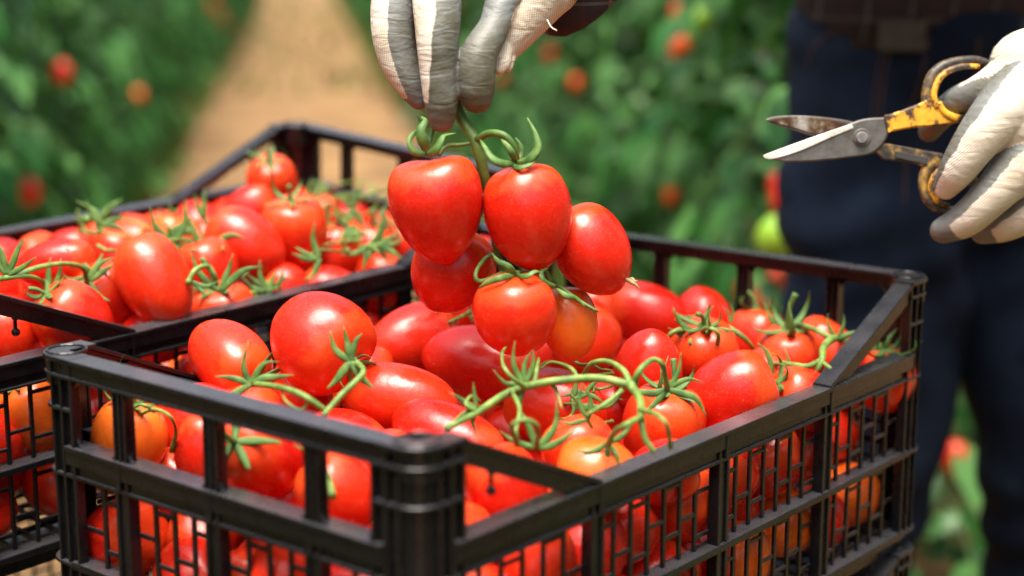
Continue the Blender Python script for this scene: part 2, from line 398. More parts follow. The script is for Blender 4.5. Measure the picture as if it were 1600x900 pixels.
def plant_row(off, y0, y1, step, nm, fruit=True):
    y = y0; i = 0
    while y < y1:
        c = row(y, off + rng.gauss(0, .05))
        t = empty('tomato_plant', c, (0, 0, rng.uniform(0, 6.28)))
        s = rng.uniform(.92, 1.12); t.scale = (s, s, rng.uniform(.9, 1.08))
        lm, sm = PLM[rng.randrange(4)]
        link('foliage', lm, t); link('stem', sm, t)
        tag(t, 'tall tomato plant, %s from the front in the %s' % (ordinal(i), nm), 'plant', 'tomato plants in the %s' % nm)
        if fruit and i < 14:
            for q in range(rng.choice((0, 1, 2))):
                a = rng.uniform(0, 6.28); z = rng.uniform(.25, 1.1)
                for e in range(rng.choice((1, 2, 3))):
                    fo = link('tomato', FR[rng.choice(('red', 'red', 'orange', 'orange', 'unripe'))], t)
                    fo.scale = (.75,)*3; fo.location = (math.cos(a)*.2+rng.gauss(0, .03), math.sin(a)*.2+rng.gauss(0, .03), z+.06*e)
        plants.append((c, t)); y += step*(1+rng.uniform(-.12, .12)); i += 1
plant_row(-.90, 2.9, 26, .40, 'row left of the path')
plant_row(.98, 2.55, 26, .40, 'row right of the path')
plant_row(-1.75, 4.0, 22, .62, 'second row left of the path', False)
plant_row(1.60, 2.4, 22, .55, 'second row right of the path', False)
plant_row(2.8, 4.5, 22, .9, 'third row right of the path', False)
plant_row(-1.02, -6.0, 2.7, .45, 'added left row nearer than the crates', False)  # unseen plants added to shade the ground and darken the crate fronts
plant_row(1.02, -6.0, 1.2, .45, 'added right row nearer than the crates', False)  # likewise added out of view, to dim what the crates reflect
# fruit the photo shows on the plants as blurred spots
bpy.context.view_layer.update()
for px, py, kind, off in [(97, 113, 'red', -.56), (343, 22, 'red', -.56), (355, 38, 'orange', -.56), (330, 8, 'red', -.56), (215, 150, 'orange', -.56), (45, 300, 'red', -.56),
                     (1218, 290, 'red', .74), (1222, 315, 'red', .74), (1210, 368, 'unripe', .70), (1216, 376, 'unripe', .71), (1050, 305, 'orange', .80), (860, 85, 'red', .74), (785, 125, 'red', .74), (1062, 22, 'red', .74),
                     (1215, 440, 'red', .74), (1190, 470, 'orange', .74), (1165, 455, 'red', .74), (690, 60, 'red', .74), (900, 130, 'orange', .74)]:
    dr = CF + CR*((px-800)/FPX) - CU*((py-450)/FPX)
    # ray meets the vertical sheet PN.(P - 0) = off
    o0 = Vector((0, 0, 0)); tt = (off - PN.dot(CAM))/PN.dot(dr); P = CAM + dr*tt
    if tt < 0 or P.z < .05: continue
    c, t = min(plants, key=lambda q: (q[0].xy-P.xy).length)
    o = link('tomato', FR[kind], t); o.matrix_parent_inverse = t.matrix_world.inverted(); o.location = P; o.rotation_euler = (rng.uniform(-.3, .3), rng.uniform(-.3, .3), 0)
    k = .82 if (px > 1180 and kind == 'unripe') else (.75 if px < 700 else .6); o.scale = (k, k, k)

# ------------------------------------------------------------------ crates
CL, CW = .600, .342
def box(bm, u0, u1, v0, v1, z0, z1, T=None):
    vs = [bm.verts.new(T(u, v, z) if T else (u, v, z)) for z in (z0, z1) for u, v in ((u0, v0), (u1, v0), (u1, v1), (u0, v1))]
    for f in ((0, 1, 2, 3), (4, 7, 6, 5), (0, 4, 5, 1), (1, 5, 6, 2), (2, 6, 7, 3), (3, 7, 4, 0)):
        bm.faces.new([vs[i] for i in f])
def prism(bm, poly, n0, n1, T):
    """poly in (s,z), extruded over n0..n1"""
    a = [bm.verts.new(T(s, n0, z)) for s, z in poly]; b = [bm.verts.new(T(s, n1, z)) for s, z in poly]
    bm.faces.new(a); bm.faces.new(b[::-1])
    for i in range(len(poly)):
        j = (i+1) % len(poly); bm.faces.new((a[i], b[i], b[j], a[j]))
ZR = -.058
def lattice(bm, T, s0, s1, z0, z1, ncell):
    """thin upright bars with staggered cross links, like brickwork turned on end"""
    n0, n1 = .0080, .0106; st = (s1-s0)/ncell
    for i in range(1, ncell):
        s = s0+st*i; box(bm, s-.0016, s+.0016, n0, n1, z1, z0, T)
    h = z0-z1
    pat = [(.22, .80), (.60,), (.14, .74), (.46,), (.10, .68), (.55,), (.30, .84)]
    for i in range(ncell):
        for f in pat[i % len(pat)]:
            z = z0-h*f; box(bm, s0+st*i+.0010, s0+st*(i+1)-.0010, n0+.0003, n1-.0003, z-.0015, z+.0015, T)
def wall_common(bm, T, Ls, posts, c0, ncells):
    # low rail: top plate, upper web, stepped lower web, lip
    a, b = .030, Ls-.030
    box(bm, a, b, 0, .0165, ZR-.003, ZR, T); box(bm, a, b, .0012, .0050, ZR-.0125, ZR-.0029, T)
    box(bm, a, b, .0040, .0075, ZR-.0190, ZR-.0124, T); box(bm, a, b, .0018, .0085, ZR-.0212, ZR-.0189, T)
    z1, z2, z3 = -.137, -.2035, -.209
    box(bm, a, b, .0010, .0150, z1-.0050, z1, T); box(bm, a, b, .0008, .0150, z2-.0055, z2, T)
    box(bm, .020, Ls-.020, .0100, .0140, -.2227, z3+.0001, T)
    for s in posts:
        box(bm, s-.0065, s-.0035, .0022, .0110, z2-.001, ZR-.0030, T); box(bm, s+.0035, s+.0065, .0022, .0110, z2-.001, ZR-.0030, T)
        box(bm, s-.0037, s+.0037, .0040, .0100, z2-.001, ZR-.0028, T)
        box(bm, s-.0012, s+.0012, .0004, .0060, ZR-.0185, ZR-.0031, T)
    ed = [c0]+list(posts)+[Ls-c0]
    for i in range(len(ed)-1):
        s0 = ed[i]+(.0065 if i else 0); s1 = ed[i+1]-(.0065 if i < len(ed)-2 else 0)
        lattice(bm, T, s0, s1, ZR-.0210, z1, ncells[i]); lattice(bm, T, s0, s1, z1-.005, z2, ncells[i])
def side_wall(T):
    bm = bmesh.new(); wall_common(bm, T, CL, (.16, .30, .44), .038, (6, 7, 7, 6)); return bm
def end_wall(T):
    bm = bmesh.new(); P = (CW*.25, CW*.5, CW*.75)
    wall_common(bm, T, CW, P, .038, (2, 4, 4, 2))
    a, b = .028, CW-.028
    box(bm, a, b, 0, .0180, -.003, 0, T); box(bm, a, b, .0025, .0060, -.0115, -.0029, T); box(bm, a, b, .0010, .0070, -.0136, -.0114, T)
    box(bm, a, b, .0130, .0150, -.0100, -.0029, T)
    ed = [.040]+list(P)+[CW-.040]
    for s in P:
        box(bm, s-.0060, s+.0060, .0040, .0070, ZR-.001, -.0130, T)
        for q in (-.0050, 0, .0050): box(bm, s+q-.0010, s+q+.0010, .0025, .0110, ZR-.001, -.0128, T)
    for i in range(4):       # rounded window corners
        s0 = ed[i]+(.0058 if i else -.001); s1 = ed[i+1]-(.0058 if i < 3 else -.001)
        for (sx, dx) in ((s0, 1), (s1, -1)):
            for (zz, dz) in ((-.0134, -1), (ZR-.0005, 1)):
                r = .0085; pl = [(sx, zz)] + [(sx+dx*(r-r*math.sin(t)), zz+dz*(r-r*math.cos(t))) for t in (0, .39, .785, 1.18, 1.57)]
                prism(bm, pl, .0042, .0068, T)
    return bm
def corner_post(T):
    """T maps (u,v,z) with u,v measured from the outer corner"""
    bm = bmesh.new(); r = .020
    def arc(off, rr, ext, n=7):
        pts = [(ext, off)]
        for k in range(n+1):
            t = math.pi/2*k/n; pts.append((r-(rr)*math.sin(t), r-(rr)*math.cos(t)))
        pts.append((off, ext)); return pts
    def shell(o0, o1, ext, z0, z1):
        A = arc(o0, r-o0, ext); B = arc(o1, r-o1, ext); k = len(A)
        va = [[bm.verts.new(T(p[0], p[1], z)) for p in A] for z in (z0, z1)]; vb = [[bm.verts.new(T(p[0], p[1], z)) for p in B] for z in (z0, z1)]
        for i in range(k-1):
            bm.faces.new((va[0][i], va[0][i+1], va[1][i+1], va[1][i])); bm.faces.new((vb[0][i], vb[1][i], vb[1][i+1], vb[0][i+1]))
            for q in (0, 1): bm.faces.new((va[q][i], vb[q][i], vb[q][i+1], va[q][i+1]))
        for i in (0, k-1): bm.faces.new((va[0][i], va[1][i], vb[1][i], vb[0][i]))
    shell(.0050, .0080, .038, -.2090, -.0030)
    shell(.0000, .0172, .0395, -.0031, .0002)      # top plate
    shell(.0006, .0060, .0385, -.0135, -.0112)
    for z in (-.0345, ZR-.0205, -.1395, -.2060):
        shell(.0015 if z > -.13 else .0006, .0060, .0385, z-.0012, z+.0012)
    shell(.0100, .0140, .034, -.2227, -.2091)
    for (a, b) in ((.0365, .0390), (.0265, .0285), (.0175, .0190)):
        box(bm, a, b, .0016, .0090, -.2080, -.0032, T); box(bm, .0016, .0090, a, b, -.2080, -.0032, T)
    # hollow round socket on the corner
    n = 20; c = (.0165, .0165)
    def ring(rad, z): return [bm.verts.new(T(c[0]+rad*math.cos(2*math.pi*k/n), c[1]+rad*math.sin(2*math.pi*k/n), z)) for k in range(n)]
    R0 = ring(.0135, -.020); R1 = ring(.0135, .0014); R2 = ring(.0118, .0014); R3 = ring(.0115, -.012)
    for A, B in ((R0, R1), (R1, R2), (R2, R3)):
        for k in range(n): bm.faces.new((A[k], A[(k+1) % n], B[(k+1) % n], B[k]))
    bm.faces.new(R3); bm.faces.new(R0[::-1])
    return bm
def brace(T):
    """sloping strut from the low rail up to the corner top, with its little locking peg"""
    bm = bmesh.new(); s0, s1 = .162, .036
    def q(dz0, dz1, n0, n1): prism(bm, [(s0-.0*dz0, ZR+dz0+.0015), (s1, dz0), (s1, dz1), (s0, ZR+dz1+.0015)], n0, n1, T)
    q(.0002, -.0032, .0006, .0162); q(-.0031, -.0150, .0030, .0068)
    s = .068; z = ZR*(s-s1)/(s0-s1)-.004
    box(bm, s-.0018, s+.0018, .0068, .0110, z-.012, z, T); box(bm, s-.0012, s+.0012, .0080, .0104, z-.019, z-.0118, T)
    c = T(s, .0092, z-.021); bmesh.ops.create_icosphere(bm, subdivisions=2, radius=.0032, matrix=Matrix.Translation(c))
    return bm
def base_grid():
    bm = bmesh.new()
    for i in range(1, 30):
        u = CL*i/30; box(bm, u-.0014, u+.0014, .0105, CW-.0105, -.2085, -.2050)
    for i in range(1, 17):
        v = CW*i/17; box(bm, .0105, CL-.0105, v-.0014, v+.0014, -.2088, -.2052)
    for v in (CW/2,): box(bm, .0105, CL-.0105, v-.02, v+.02, -.2082, -.2056)
    return bm
def make_crate(label, loc, eul):
    r = empty('plastic_crate', loc); r.rotation_mode = 'XYZ'; r.rotation_euler = eul
    tag(r, label, 'crate', 'black plastic harvest crates')
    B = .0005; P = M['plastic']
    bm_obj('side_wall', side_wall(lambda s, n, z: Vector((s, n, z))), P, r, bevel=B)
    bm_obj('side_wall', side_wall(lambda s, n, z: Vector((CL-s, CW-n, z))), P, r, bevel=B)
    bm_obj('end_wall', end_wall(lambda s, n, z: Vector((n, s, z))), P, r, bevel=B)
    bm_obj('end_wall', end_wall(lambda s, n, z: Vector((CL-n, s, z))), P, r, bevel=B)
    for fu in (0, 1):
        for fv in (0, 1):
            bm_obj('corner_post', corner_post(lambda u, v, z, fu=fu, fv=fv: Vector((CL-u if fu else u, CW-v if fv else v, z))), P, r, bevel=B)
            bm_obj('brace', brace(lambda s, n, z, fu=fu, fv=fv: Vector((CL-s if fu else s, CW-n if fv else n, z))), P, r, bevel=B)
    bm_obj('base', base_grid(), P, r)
    return r
RIM = .83
def yxz(yaw, ax, ay):
    m = Matrix.Rotation(yaw, 3, 'Z') @ Matrix.Rotation(ay, 3, 'Y') @ Matrix.Rotation(ax, 3, 'X'); return m.to_euler('XYZ')
LA = Vector((-.0479, .8365, RIM)); EA = yxz(.8798, 0, 0)
LB = Vector((-.3891, 1.0955, RIM+.0253)); EB = yxz(.8118, .0688, -.0363)
crateA = make_crate('black plastic crate in front, heaped with loose red tomatoes', LA, EA)
crateB = make_crate('black plastic crate behind on the left, full of red tomatoes', LB, EB)
MA = Matrix.Translation(LA) @ EA.to_matrix().to_4x4(); MB_ = Matrix.Translation(LB) @ EB.to_matrix().to_4x4()
def copy_thing(o, label, loc):
    c = o.copy(); COL.objects.link(c); c['label'] = label; c.location = loc
    for ch in o.children:
        k = ch.copy(); COL.objects.link(k); k.parent = c
    return c
copy_thing(crateA, 'empty black crate standing directly under the front crate', MA @ Vector((0, 0, -.2232)))
copy_thing(crateB, 'empty black crate standing directly under the left rear crate', MB_ @ Vector((0, 0, -.2232)))
# trolley carrying the stacks (just below the picture)
DECK = RIM-.2227-.2232-.001
tr = empty('metal_trolley', (-.06, .79, 0), (0, 0, .85)); tag(tr, 'low metal trolley carrying both stacks of crates', 'trolley')
g_ = Geo()
for v in (-.02, .22, .46, .70, .86): g_.tube([(-.02, v, DECK-.012), (.70, v, DECK-.012)], .0115, 10, 1)
for u in (-.02, .70): g_.tube([(u, -.02, DECK-.0122), (u, .86, DECK-.0122)], .0113, 10, 1)
g_.obj('deck_frame', M['galv'], tr)
for u in (-.01, .69):
    for v in (-.01, .85):
        Geo().tube([(u, v, .10), (u, v, DECK-.02)], .012, 10, 1).obj('leg', M['galv'], tr)
        wh = Geo().tube([(u, v-.016, .05), (u, v+.016, .05)], .05, 20, 1).obj('wheel', M['rubber'], tr)
# wooden wedges levelling the rear stack
def wedge(u, lab):
    bm = bmesh.new(); pts = []
    for (a, b) in ((u-.03, .03), (u+.03, .03), (u+.03, CW-.03), (u-.03, CW-.03)):
        p = MB_ @ Vector((a, b, -.2227-.2232-.0008)); pts.append(p)
    lo = [bm.verts.new((p.x, p.y, DECK+.0005)) for p in pts]; hi = [bm.verts.new(p) for p in pts]
    bm.faces.new(lo[::-1]); bm.faces.new(hi)
    for i in range(4): bm.faces.new((lo[i], lo[(i+1) % 4], hi[(i+1) % 4], hi[i]))
    tag(bm_obj('wooden_wedge', bm, M['wood']), lab, 'wedge', 'wooden wedges under the rear stack')
wedge(.10, 'thinner wooden wedge under the rear stack of crates'); wedge(.50, 'thicker wooden wedge under the rear stack of crates')

# ------------------------------------------------------------------ tomatoes
def tomato_mesh(seed, ratio, heart=0., dimple=.10, tip=.05, lobes=3, lobe_amp=.02, nu=40, nv=28):
    """unit fruit: widest radius 1, half length `ratio`, stem end at +Z"""
    rng = random.Random(seed); V = []; Fc = []
    ph = [rng.uniform(0, 6.28) for _ in range(5)]; be = rng.uniform(-.05, .05)
    for j in range(nv+1):
        th = math.pi*j/nv; z = math.cos(th); r = math.sin(th)
        r = abs(r)**.88
        r *= 1 + heart*.30*z - .04*z*z
        zz = z*ratio
        top = max(0, (z-.55)/.45); zz -= dimple*ratio*top**2.2*1.6
        bot = max(0, (-z-.93)/.07); zz -= tip*bot**2
        for i in range(nu):
            a = 2*math.pi*i/nu
            k = 1 + lobe_amp*(math.cos(lobes*a+ph[0])*(.4+.6*max(z, 0)*1.6) + .5*math.cos(2*a+ph[1]))
            if heart: k *= 1 + heart*.10*max(z, 0)*math.cos(2*a+ph[2])
            zt = zz + (heart*.10*ratio*max(0, z)**2*math.cos(2*a+ph[2])*min(1, r*1.3))
            V.append((r*k*math.cos(a)+be*(1-z*z), r*k*math.sin(a), zt))
    for j in range(nv):
        for i in range(nu):
            a = j*nu+i; b = j*nu+(i+1) % nu; Fc.append((a, a+nu, b+nu, b))
    me = raw_mesh('tomato', V, Fc)
    bm = bmesh.new(); bm.from_mesh(me); bmesh.ops.remove_doubles(bm, verts=bm.verts, dist=1e-5); bmesh.ops.recalc_face_normals(bm, faces=bm.faces); bm.to_mesh(me); bm.free()
    me.polygons.foreach_set('use_smooth', [True]*len(me.polygons)); return me
TM = {}
def tm(ratio, heart, seed, mat, dimple=.10, tip=.05):
    key = (round(ratio*8)/8, heart, seed % 5, mat, dimple, tip)
    if key not in TM:
        me = tomato_mesh(seed % 5 + 10, key[0], heart, dimple, tip, 3 + seed % 3, .018+.006*(seed % 3)); me.materials.append(M[mat]); me['dimple'] = dimple; TM[key] = me
    return TM[key], key[0]
def calyx_geo(seed, size, stem=None, curl=1.0, nsep=5):
    """star of curling sepals around the stem end; local +Z leaves the fruit"""
    rng = random.Random(seed); g = Geo(); n_ = nsep
    for k in range(n_):
        a = 2*math.pi*(k+rng.uniform(-.2, .2))/n_; L = size*rng.uniform(.75, 1.25); c = rng.choice((.2, .6, 1.0, 1.5))*curl
        d = Vector((math.cos(a), math.sin(a), 0)); s = Vector((-d.y, d.x, 0))*rng.uniform(-.25, .25)
        pts = [d*size*.03, d*L*.30+Vector((0, 0, -size*.02)), d*L*.62+s*L*.2+Vector((0, 0, L*.12*c)), d*L*(.95-.2*c)+s*L*.6+Vector((0, 0, L*.42*c)), d*L*(1.1-.45*c)+s*L+Vector((0, 0, L*.72*c))]
        g.tube(pts, [size*.08, size*.115, size*.09, size*.045, size*.008], 6, 4, flat=.3, nrm=(0, 0, 1))
    if stem:
        L = size*stem; b = Vector((rng.uniform(-1, 1), rng.uniform(-1, 1), 0))*L*.45
        g.tube([(0, 0, -size*.05), (0, 0, L*.3), tuple(b*.35+Vector((0, 0, L*.7))), tuple(b+Vector((0, 0, L)))], [size*.10, size*.065, size*.07, size*.085], 8, 4)
    return g
NT = [0]
def place_tomato(center, axis, half, rad, mat='red', heart=0., label=None, cat='tomato', group=None, parent=None, calyx=None, twist=None, dimple=.10, tip=.05, name='tomato', curl=1.0):
    """axis: world direction of the stem end. calyx: None or (size factor, stem length factor)"""
    NT[0] += 1; sd_ = NT[0]
    rr = random.Random(sd_*7+1)
    me, ratio = tm(half/rad, heart, sd_, mat, dimple, tip)
    q = axis.to_track_quat('Z', 'Y') @ Matrix.Rotation(rr.uniform(0, 6.28) if twist is None else twist, 3, 'Z').to_quaternion()
    o = link(name, me)
    o.rotation_mode = 'QUATERNION'
    mw = Matrix.LocRotScale(center, q, (rad*1.0, rad*1.0, half/ratio))
    if parent is not None:
        o.parent = parent; mw = parent.matrix_world.inverted() @ mw
    loc, ro, sc = mw.decompose(); o.location = loc; o.rotation_quaternion = ro; o.scale = sc
    if label: tag(o, label, cat, group)
    if calyx:
        size, st = calyx
        g = calyx_geo(sd_, size*rad, st, curl)
        # the calyx sits in the stem-end dimple; bake the placement so scale does not distort it
        top = ratio*(1-dimple*1.6)*(half/ratio)
        M4 = Matrix.LocRotScale(center + axis*(top+rad*.012), q, (1, 1, 1)); inv = Matrix.LocRotScale(center, q, (rad, rad, half/ratio)).inverted()
        g.v = [inv @ (M4 @ v) for v in g.v]
        g.obj('calyx', M['calyx'], o)
    return o
def img_axis(ang, toward):
    """direction from photo angle (deg, 0 right, 90 up) and lean toward the camera (deg)"""
    a, t = R_(ang), R_(toward)
    return ((CR*math.cos(a)+CU*math.sin(a))*math.cos(t) - CF*math.sin(t)).normalized()

# --- front crate, top layer: px, py, half length px, radius px, stem angle, toward, z below rim, heart, colour, calyx, label
FRONT = [
 (360, 562, 76, 56, -35, 40, -.030, 0, 'red', (1.0, .5), 'tomato with curled calyx beside the left brace, front crate'),
 (502, 533, 84, 78, -35, 30, -.012, .3, 'red', (.55, None), 'largest round tomato, high on the left of the front heap'),
 (648, 530, 78, 54, 20, -25, -.038, .2, 'red', None, 'smooth tomato just right of the largest round one'),
 (618, 622, 98, 54, 172, -10, -.048, 0, 'red', None, 'long tomato lying level behind the white near rim'),
 (757, 572, 98, 60, -12, 12, -.050, 0, 'red', (.8, None), 'long tomato lying under the hanging bunch'),
 (862, 634, 86, 60, 170, -15, -.062, 0, 'red', None, 'tomato half covered by the thick pale vine stem'),
 (705, 690, 100, 56, -25, 20, -.062, 0, 'red', None, 'long tomato directly behind the near corner post'),
 (915, 532, 62, 52, 60, -20, -.055, 0, 'red', None, 'deep red tomato behind the orange hanging one'),
 (1013, 492, 74, 50, 160, -10, -.050, .2, 'red', None, 'smooth tomato at the far side under the rightmost hanging one'),
 (1013, 582, 68, 54, -95, -20, -.055, .3, 'red', None, 'tomato with its pointed tip up in the middle of the front heap'),
 (1100, 556, 64, 56, 95, 35, -.060, 0, 'red', (.85, .7), 'tomato with dark green calyx facing up behind the big right one'),
 (1232, 560, 60, 56, 95, 25, -.065, 0, 'red', (1.15, .9), 'tomato wearing a wide star calyx at the right of the front heap'),
 (1145, 613, 80, 62, 25, 10, -.058, .2, 'red', None, 'large smooth oval tomato leaning on the right side rail'),
 (1036, 664, 74, 66, 80, 28, -.072, 0, 'red', (.9, .8), 'tomato under the forked vine by the side rail'),
 (1252, 622, 60, 50, 150, 25, -.078, 0, 'red', (1.1, .6), 'small tomato with spiky calyx tight against the right rail'),
 (1325, 580, 62, 54, 100, 0, -.085, 0, 'red', None, 'tomato half hidden by the far right brace'),
 (905, 706, 66, 60, 110, 5, -.070, 0, 'red', None, 'small tomato behind the one touching the near brace'),
 (928, 742, 72, 60, 170, 0, -.072, 0, 'orange', None, 'orange red tomato where the near brace meets the side rail'),
 (1040, 738, 60, 52, 20, 0, -.082, 0, 'red', None, 'tomato mostly hidden behind the middle of the side rail'),
 (468, 622, 62, 50, 70, 10, -.050, 0, 'red', None, 'dark red tomato in the gap left of the crossing stems'),
 (790, 762, 78, 62, 120, 10, -.076, 0, 'red', None, 'tomato filling the triangle of the near brace'),
 (202, 684, 68, 60, 80, 15, -.075, 0, 'orange', (.9, .9), 'orange tomato in the leftmost window of the near end'),
 (272, 752, 60, 52, 60, 20, -.098, 0, 'red', (.8, .9), 'tomato low behind the leftmost end post'),
 (318, 702, 66, 46, 85, 0, -.066, 0, 'red', None, 'upright dark tomato behind the left end post'),
 (400, 712, 76, 66, 120, 70, -.060, 0, 'red', (.95, .8), 'tomato facing out with star calyx in the middle end window'),
 (525, 768, 72, 60, 130, 20, -.072, 0, 'red', None, 'tomato behind the cut green stem in the right end window'),
 (448, 780, 62, 52, 30, 0, -.100, 0, 'red', None, 'tomato below the star calyx, behind the low end rail'),
 (1382, 590, 56, 48, 95, 20, -.088, 0, 'red', (1.3, .4), 'tomato with long sepals outside the far right brace'),
 (600, 730, 70, 58, 20, 0, -.075, 0, 'red', None, 'tomato hidden behind the near corner post'),
 (1190, 600, 64, 56, 40, 0, -.085, 0, 'red', None, 'tomato tucked under the large oval one on the right'),
 (960, 640, 62, 54, 10, 0, -.085, 0, 'red', None, 'tomato deep in the gap left of the forked vine'),
 (860, 560, 64, 54, 110, 0, -.075, 0, 'red', None, 'tomato deep below the orange hanging one'),
 (570, 590, 60, 52, 10, 0, -.065, 0, 'red', None, 'tomato deep between the largest round and the long one'),
 (1180, 530, 56, 50, 90, 0, -.085, 0, 'red', (.9, .6), 'half hidden tomato by the far end wall'),
 (1280, 545, 56, 50, 60, 10, -.080, 0, 'red', None, 'small tomato behind the forked stem at the right'),
 (740, 480, 56, 52, 30, -10, -.085, 0, 'red', None, 'tomato in the far left corner under the bunch'),
]
REAR = [
 (425, 283, 44, 40, 90, 45, -.020, 0, 'red', (1.0, .6), 'topmost tomato in the rear crate, calyx facing the camera'),
 (392, 328, 50, 38, 30, 0, -.035, 0, 'red', None, 'tomato just below the topmost one in the rear crate'),
 (380, 379, 72, 52, 145, -5, -.030, 0, 'red', None, 'big oval tomato with pointed tip in the rear crate'),
 (458, 366, 66, 54, 92, 25, -.035, .5, 'red', (.8, .6), 'heart shaped tomato right of the big oval one'),
 (240, 434, 82, 56, 118, -5, -.030, 0, 'red', None, 'long upright tomato with a small dent, rear crate'),
 (325, 420, 56, 48, 110, 10, -.045, 0, 'red', (.6, .5), 'tomato between the dented one and the oval one'),
 (350, 492, 58, 54, 100, 30, -.060, 0, 'red', (1.0, .9), 'tomato under a looping green calyx in the rear crate'),
 (168, 460, 56, 48, 120, 40, -.045, 0, 'red', (1.0, .6), 'tomato with star calyx just left of the dented one'),
 (112, 500, 68, 58, 130, 30, -.050, 0, 'red', (.8, .5), 'tomato filling the triangle under the rear crate brace'),
 (92, 412, 66, 40, 10, 0, -.040, 0, 'red', None, 'long tomato lying along the far side of the rear crate'),
 (10, 520, 60, 56, 90, 0, -.060, 0, 'red', None, 'tomato cut by the left edge beside the hanging peg'),
 (242, 524, 60, 44, 10, 0, -.070, 0, 'red', None, 'low tomato under the white rail of the rear crate'),
 (522, 396, 54, 48, 100, 10, -.060, 0, 'red', (1.0, .7), 'tomato tangled in vine stems at the right of the rear crate'),
 (632, 386, 52, 46, 100, 10, -.060, 0, 'red', None, 'tomato left of the hanging bunch, rear crate'),
 (445, 448, 42, 38, 160, 0, -.070, 0, 'red', None, 'small tomato low between the oval and heart shaped ones'),
 (515, 460, 56, 44, 170, 0, -.075, 0, 'red', None, 'tomato just behind the rear crate rail, right half'),
 (582, 392, 46, 42, 80, 0, -.062, 0, 'red', (1.0, .7), 'tomato under dark vine tangle beside the bunch'),
 (268, 374, 46, 34, 100, 0, -.052, 0, 'orange', (.6, None), 'orange tomato under pale stems at the far side'),
 (112, 386, 44, 30, 10, 0, -.065, 0, 'red', None, 'small tomato at the far left side of the rear crate'),
 (40, 440, 60, 46, 30, 10, -.055, 0, 'red', (.9, .9), 'tomato below the pale forked stem at the left edge'),
 (75, 450, 50, 44, 90, 0, -.060, 0, 'red', None, 'tomato half hidden between the forked stem and the brace'),
 (500, 345, 44, 40, 90, 0, -.060, 0, 'red', None, 'small tomato at the back, behind the heart shaped one'),
 (600, 440, 52, 46, 90, 0, -.080, 0, 'red', None, 'tomato behind the rear crate rail next to the bunch'),
 (180, 400, 46, 40, 90, 0, -.062, 0, 'red', None, 'tomato under the sepal tuft at the far side'),
 (60, 560, 56, 50, 90, 0, -.095, 0, 'red', None, 'tomato below the low rail left of the front crate corner'),
]
def resolve(items, Mc):
    """world centres; tomatoes that touch are eased apart along their own sight line"""
    out = []
    zb = (Mc @ Vector((.3, .17, 0))).z
    for it in items:
        px, py, a, b = it[:4]
        # height is measured from the (slightly tilted) rim plane
        P = PZ(px, py, RIM+it[6])
        for _ in range(12):
            loc = Mc.inverted() @ P
            P = PZ(px, py, P.z + (it[6]-loc.z)*.8)
        out.append([P, it])
    inv = Mc.inverted()
    for k in range(60):
        for i, (P, it) in enumerate(out):
            d = depth(P); r = .5*(it[2]+it[3])/FPX*d*.9; mv = 0; ray = (P-CAM).normalized()
            for j, (Q, jt) in enumerate(out):
                if i == j: continue
                r2 = .5*(jt[2]+jt[3])/FPX*depth(Q)*.9; dd = P-Q; L = dd.length
                if L < r+r2: mv += (r+r2-L)*.25*(1 if dd.dot(ray) > 0 else -1)
            P2 = P + ray*max(-.004, min(.004, mv)); lo = inv @ P2
            rr = it[3]/FPX*depth(P2)
            if .012+rr*.8 < lo.x < CL-.012-rr*.8 and .012+rr*.75 < lo.y < CW-.012-rr*.75: out[i][0] = P2
            elif not (.012+rr*.8 < lo.x < CL-.012-rr*.8 and .012+rr*.75 < lo.y < CW-.012-rr*.75):
                # slide along the ray back inside
                best = None
                for s in (-.004, .004):
                    P3 = P + ray*s; l3 = inv @ P3
                    pen = max(0, .012+rr*.8-l3.x)+max(0, l3.x-(CL-.012-rr*.8))+max(0, .012+rr*.75-l3.y)+max(0, l3.y-(CW-.012-rr*.75))
                    if best is None or pen < best[0]: best = (pen, P3)
                out[i][0] = best[1]
    return out
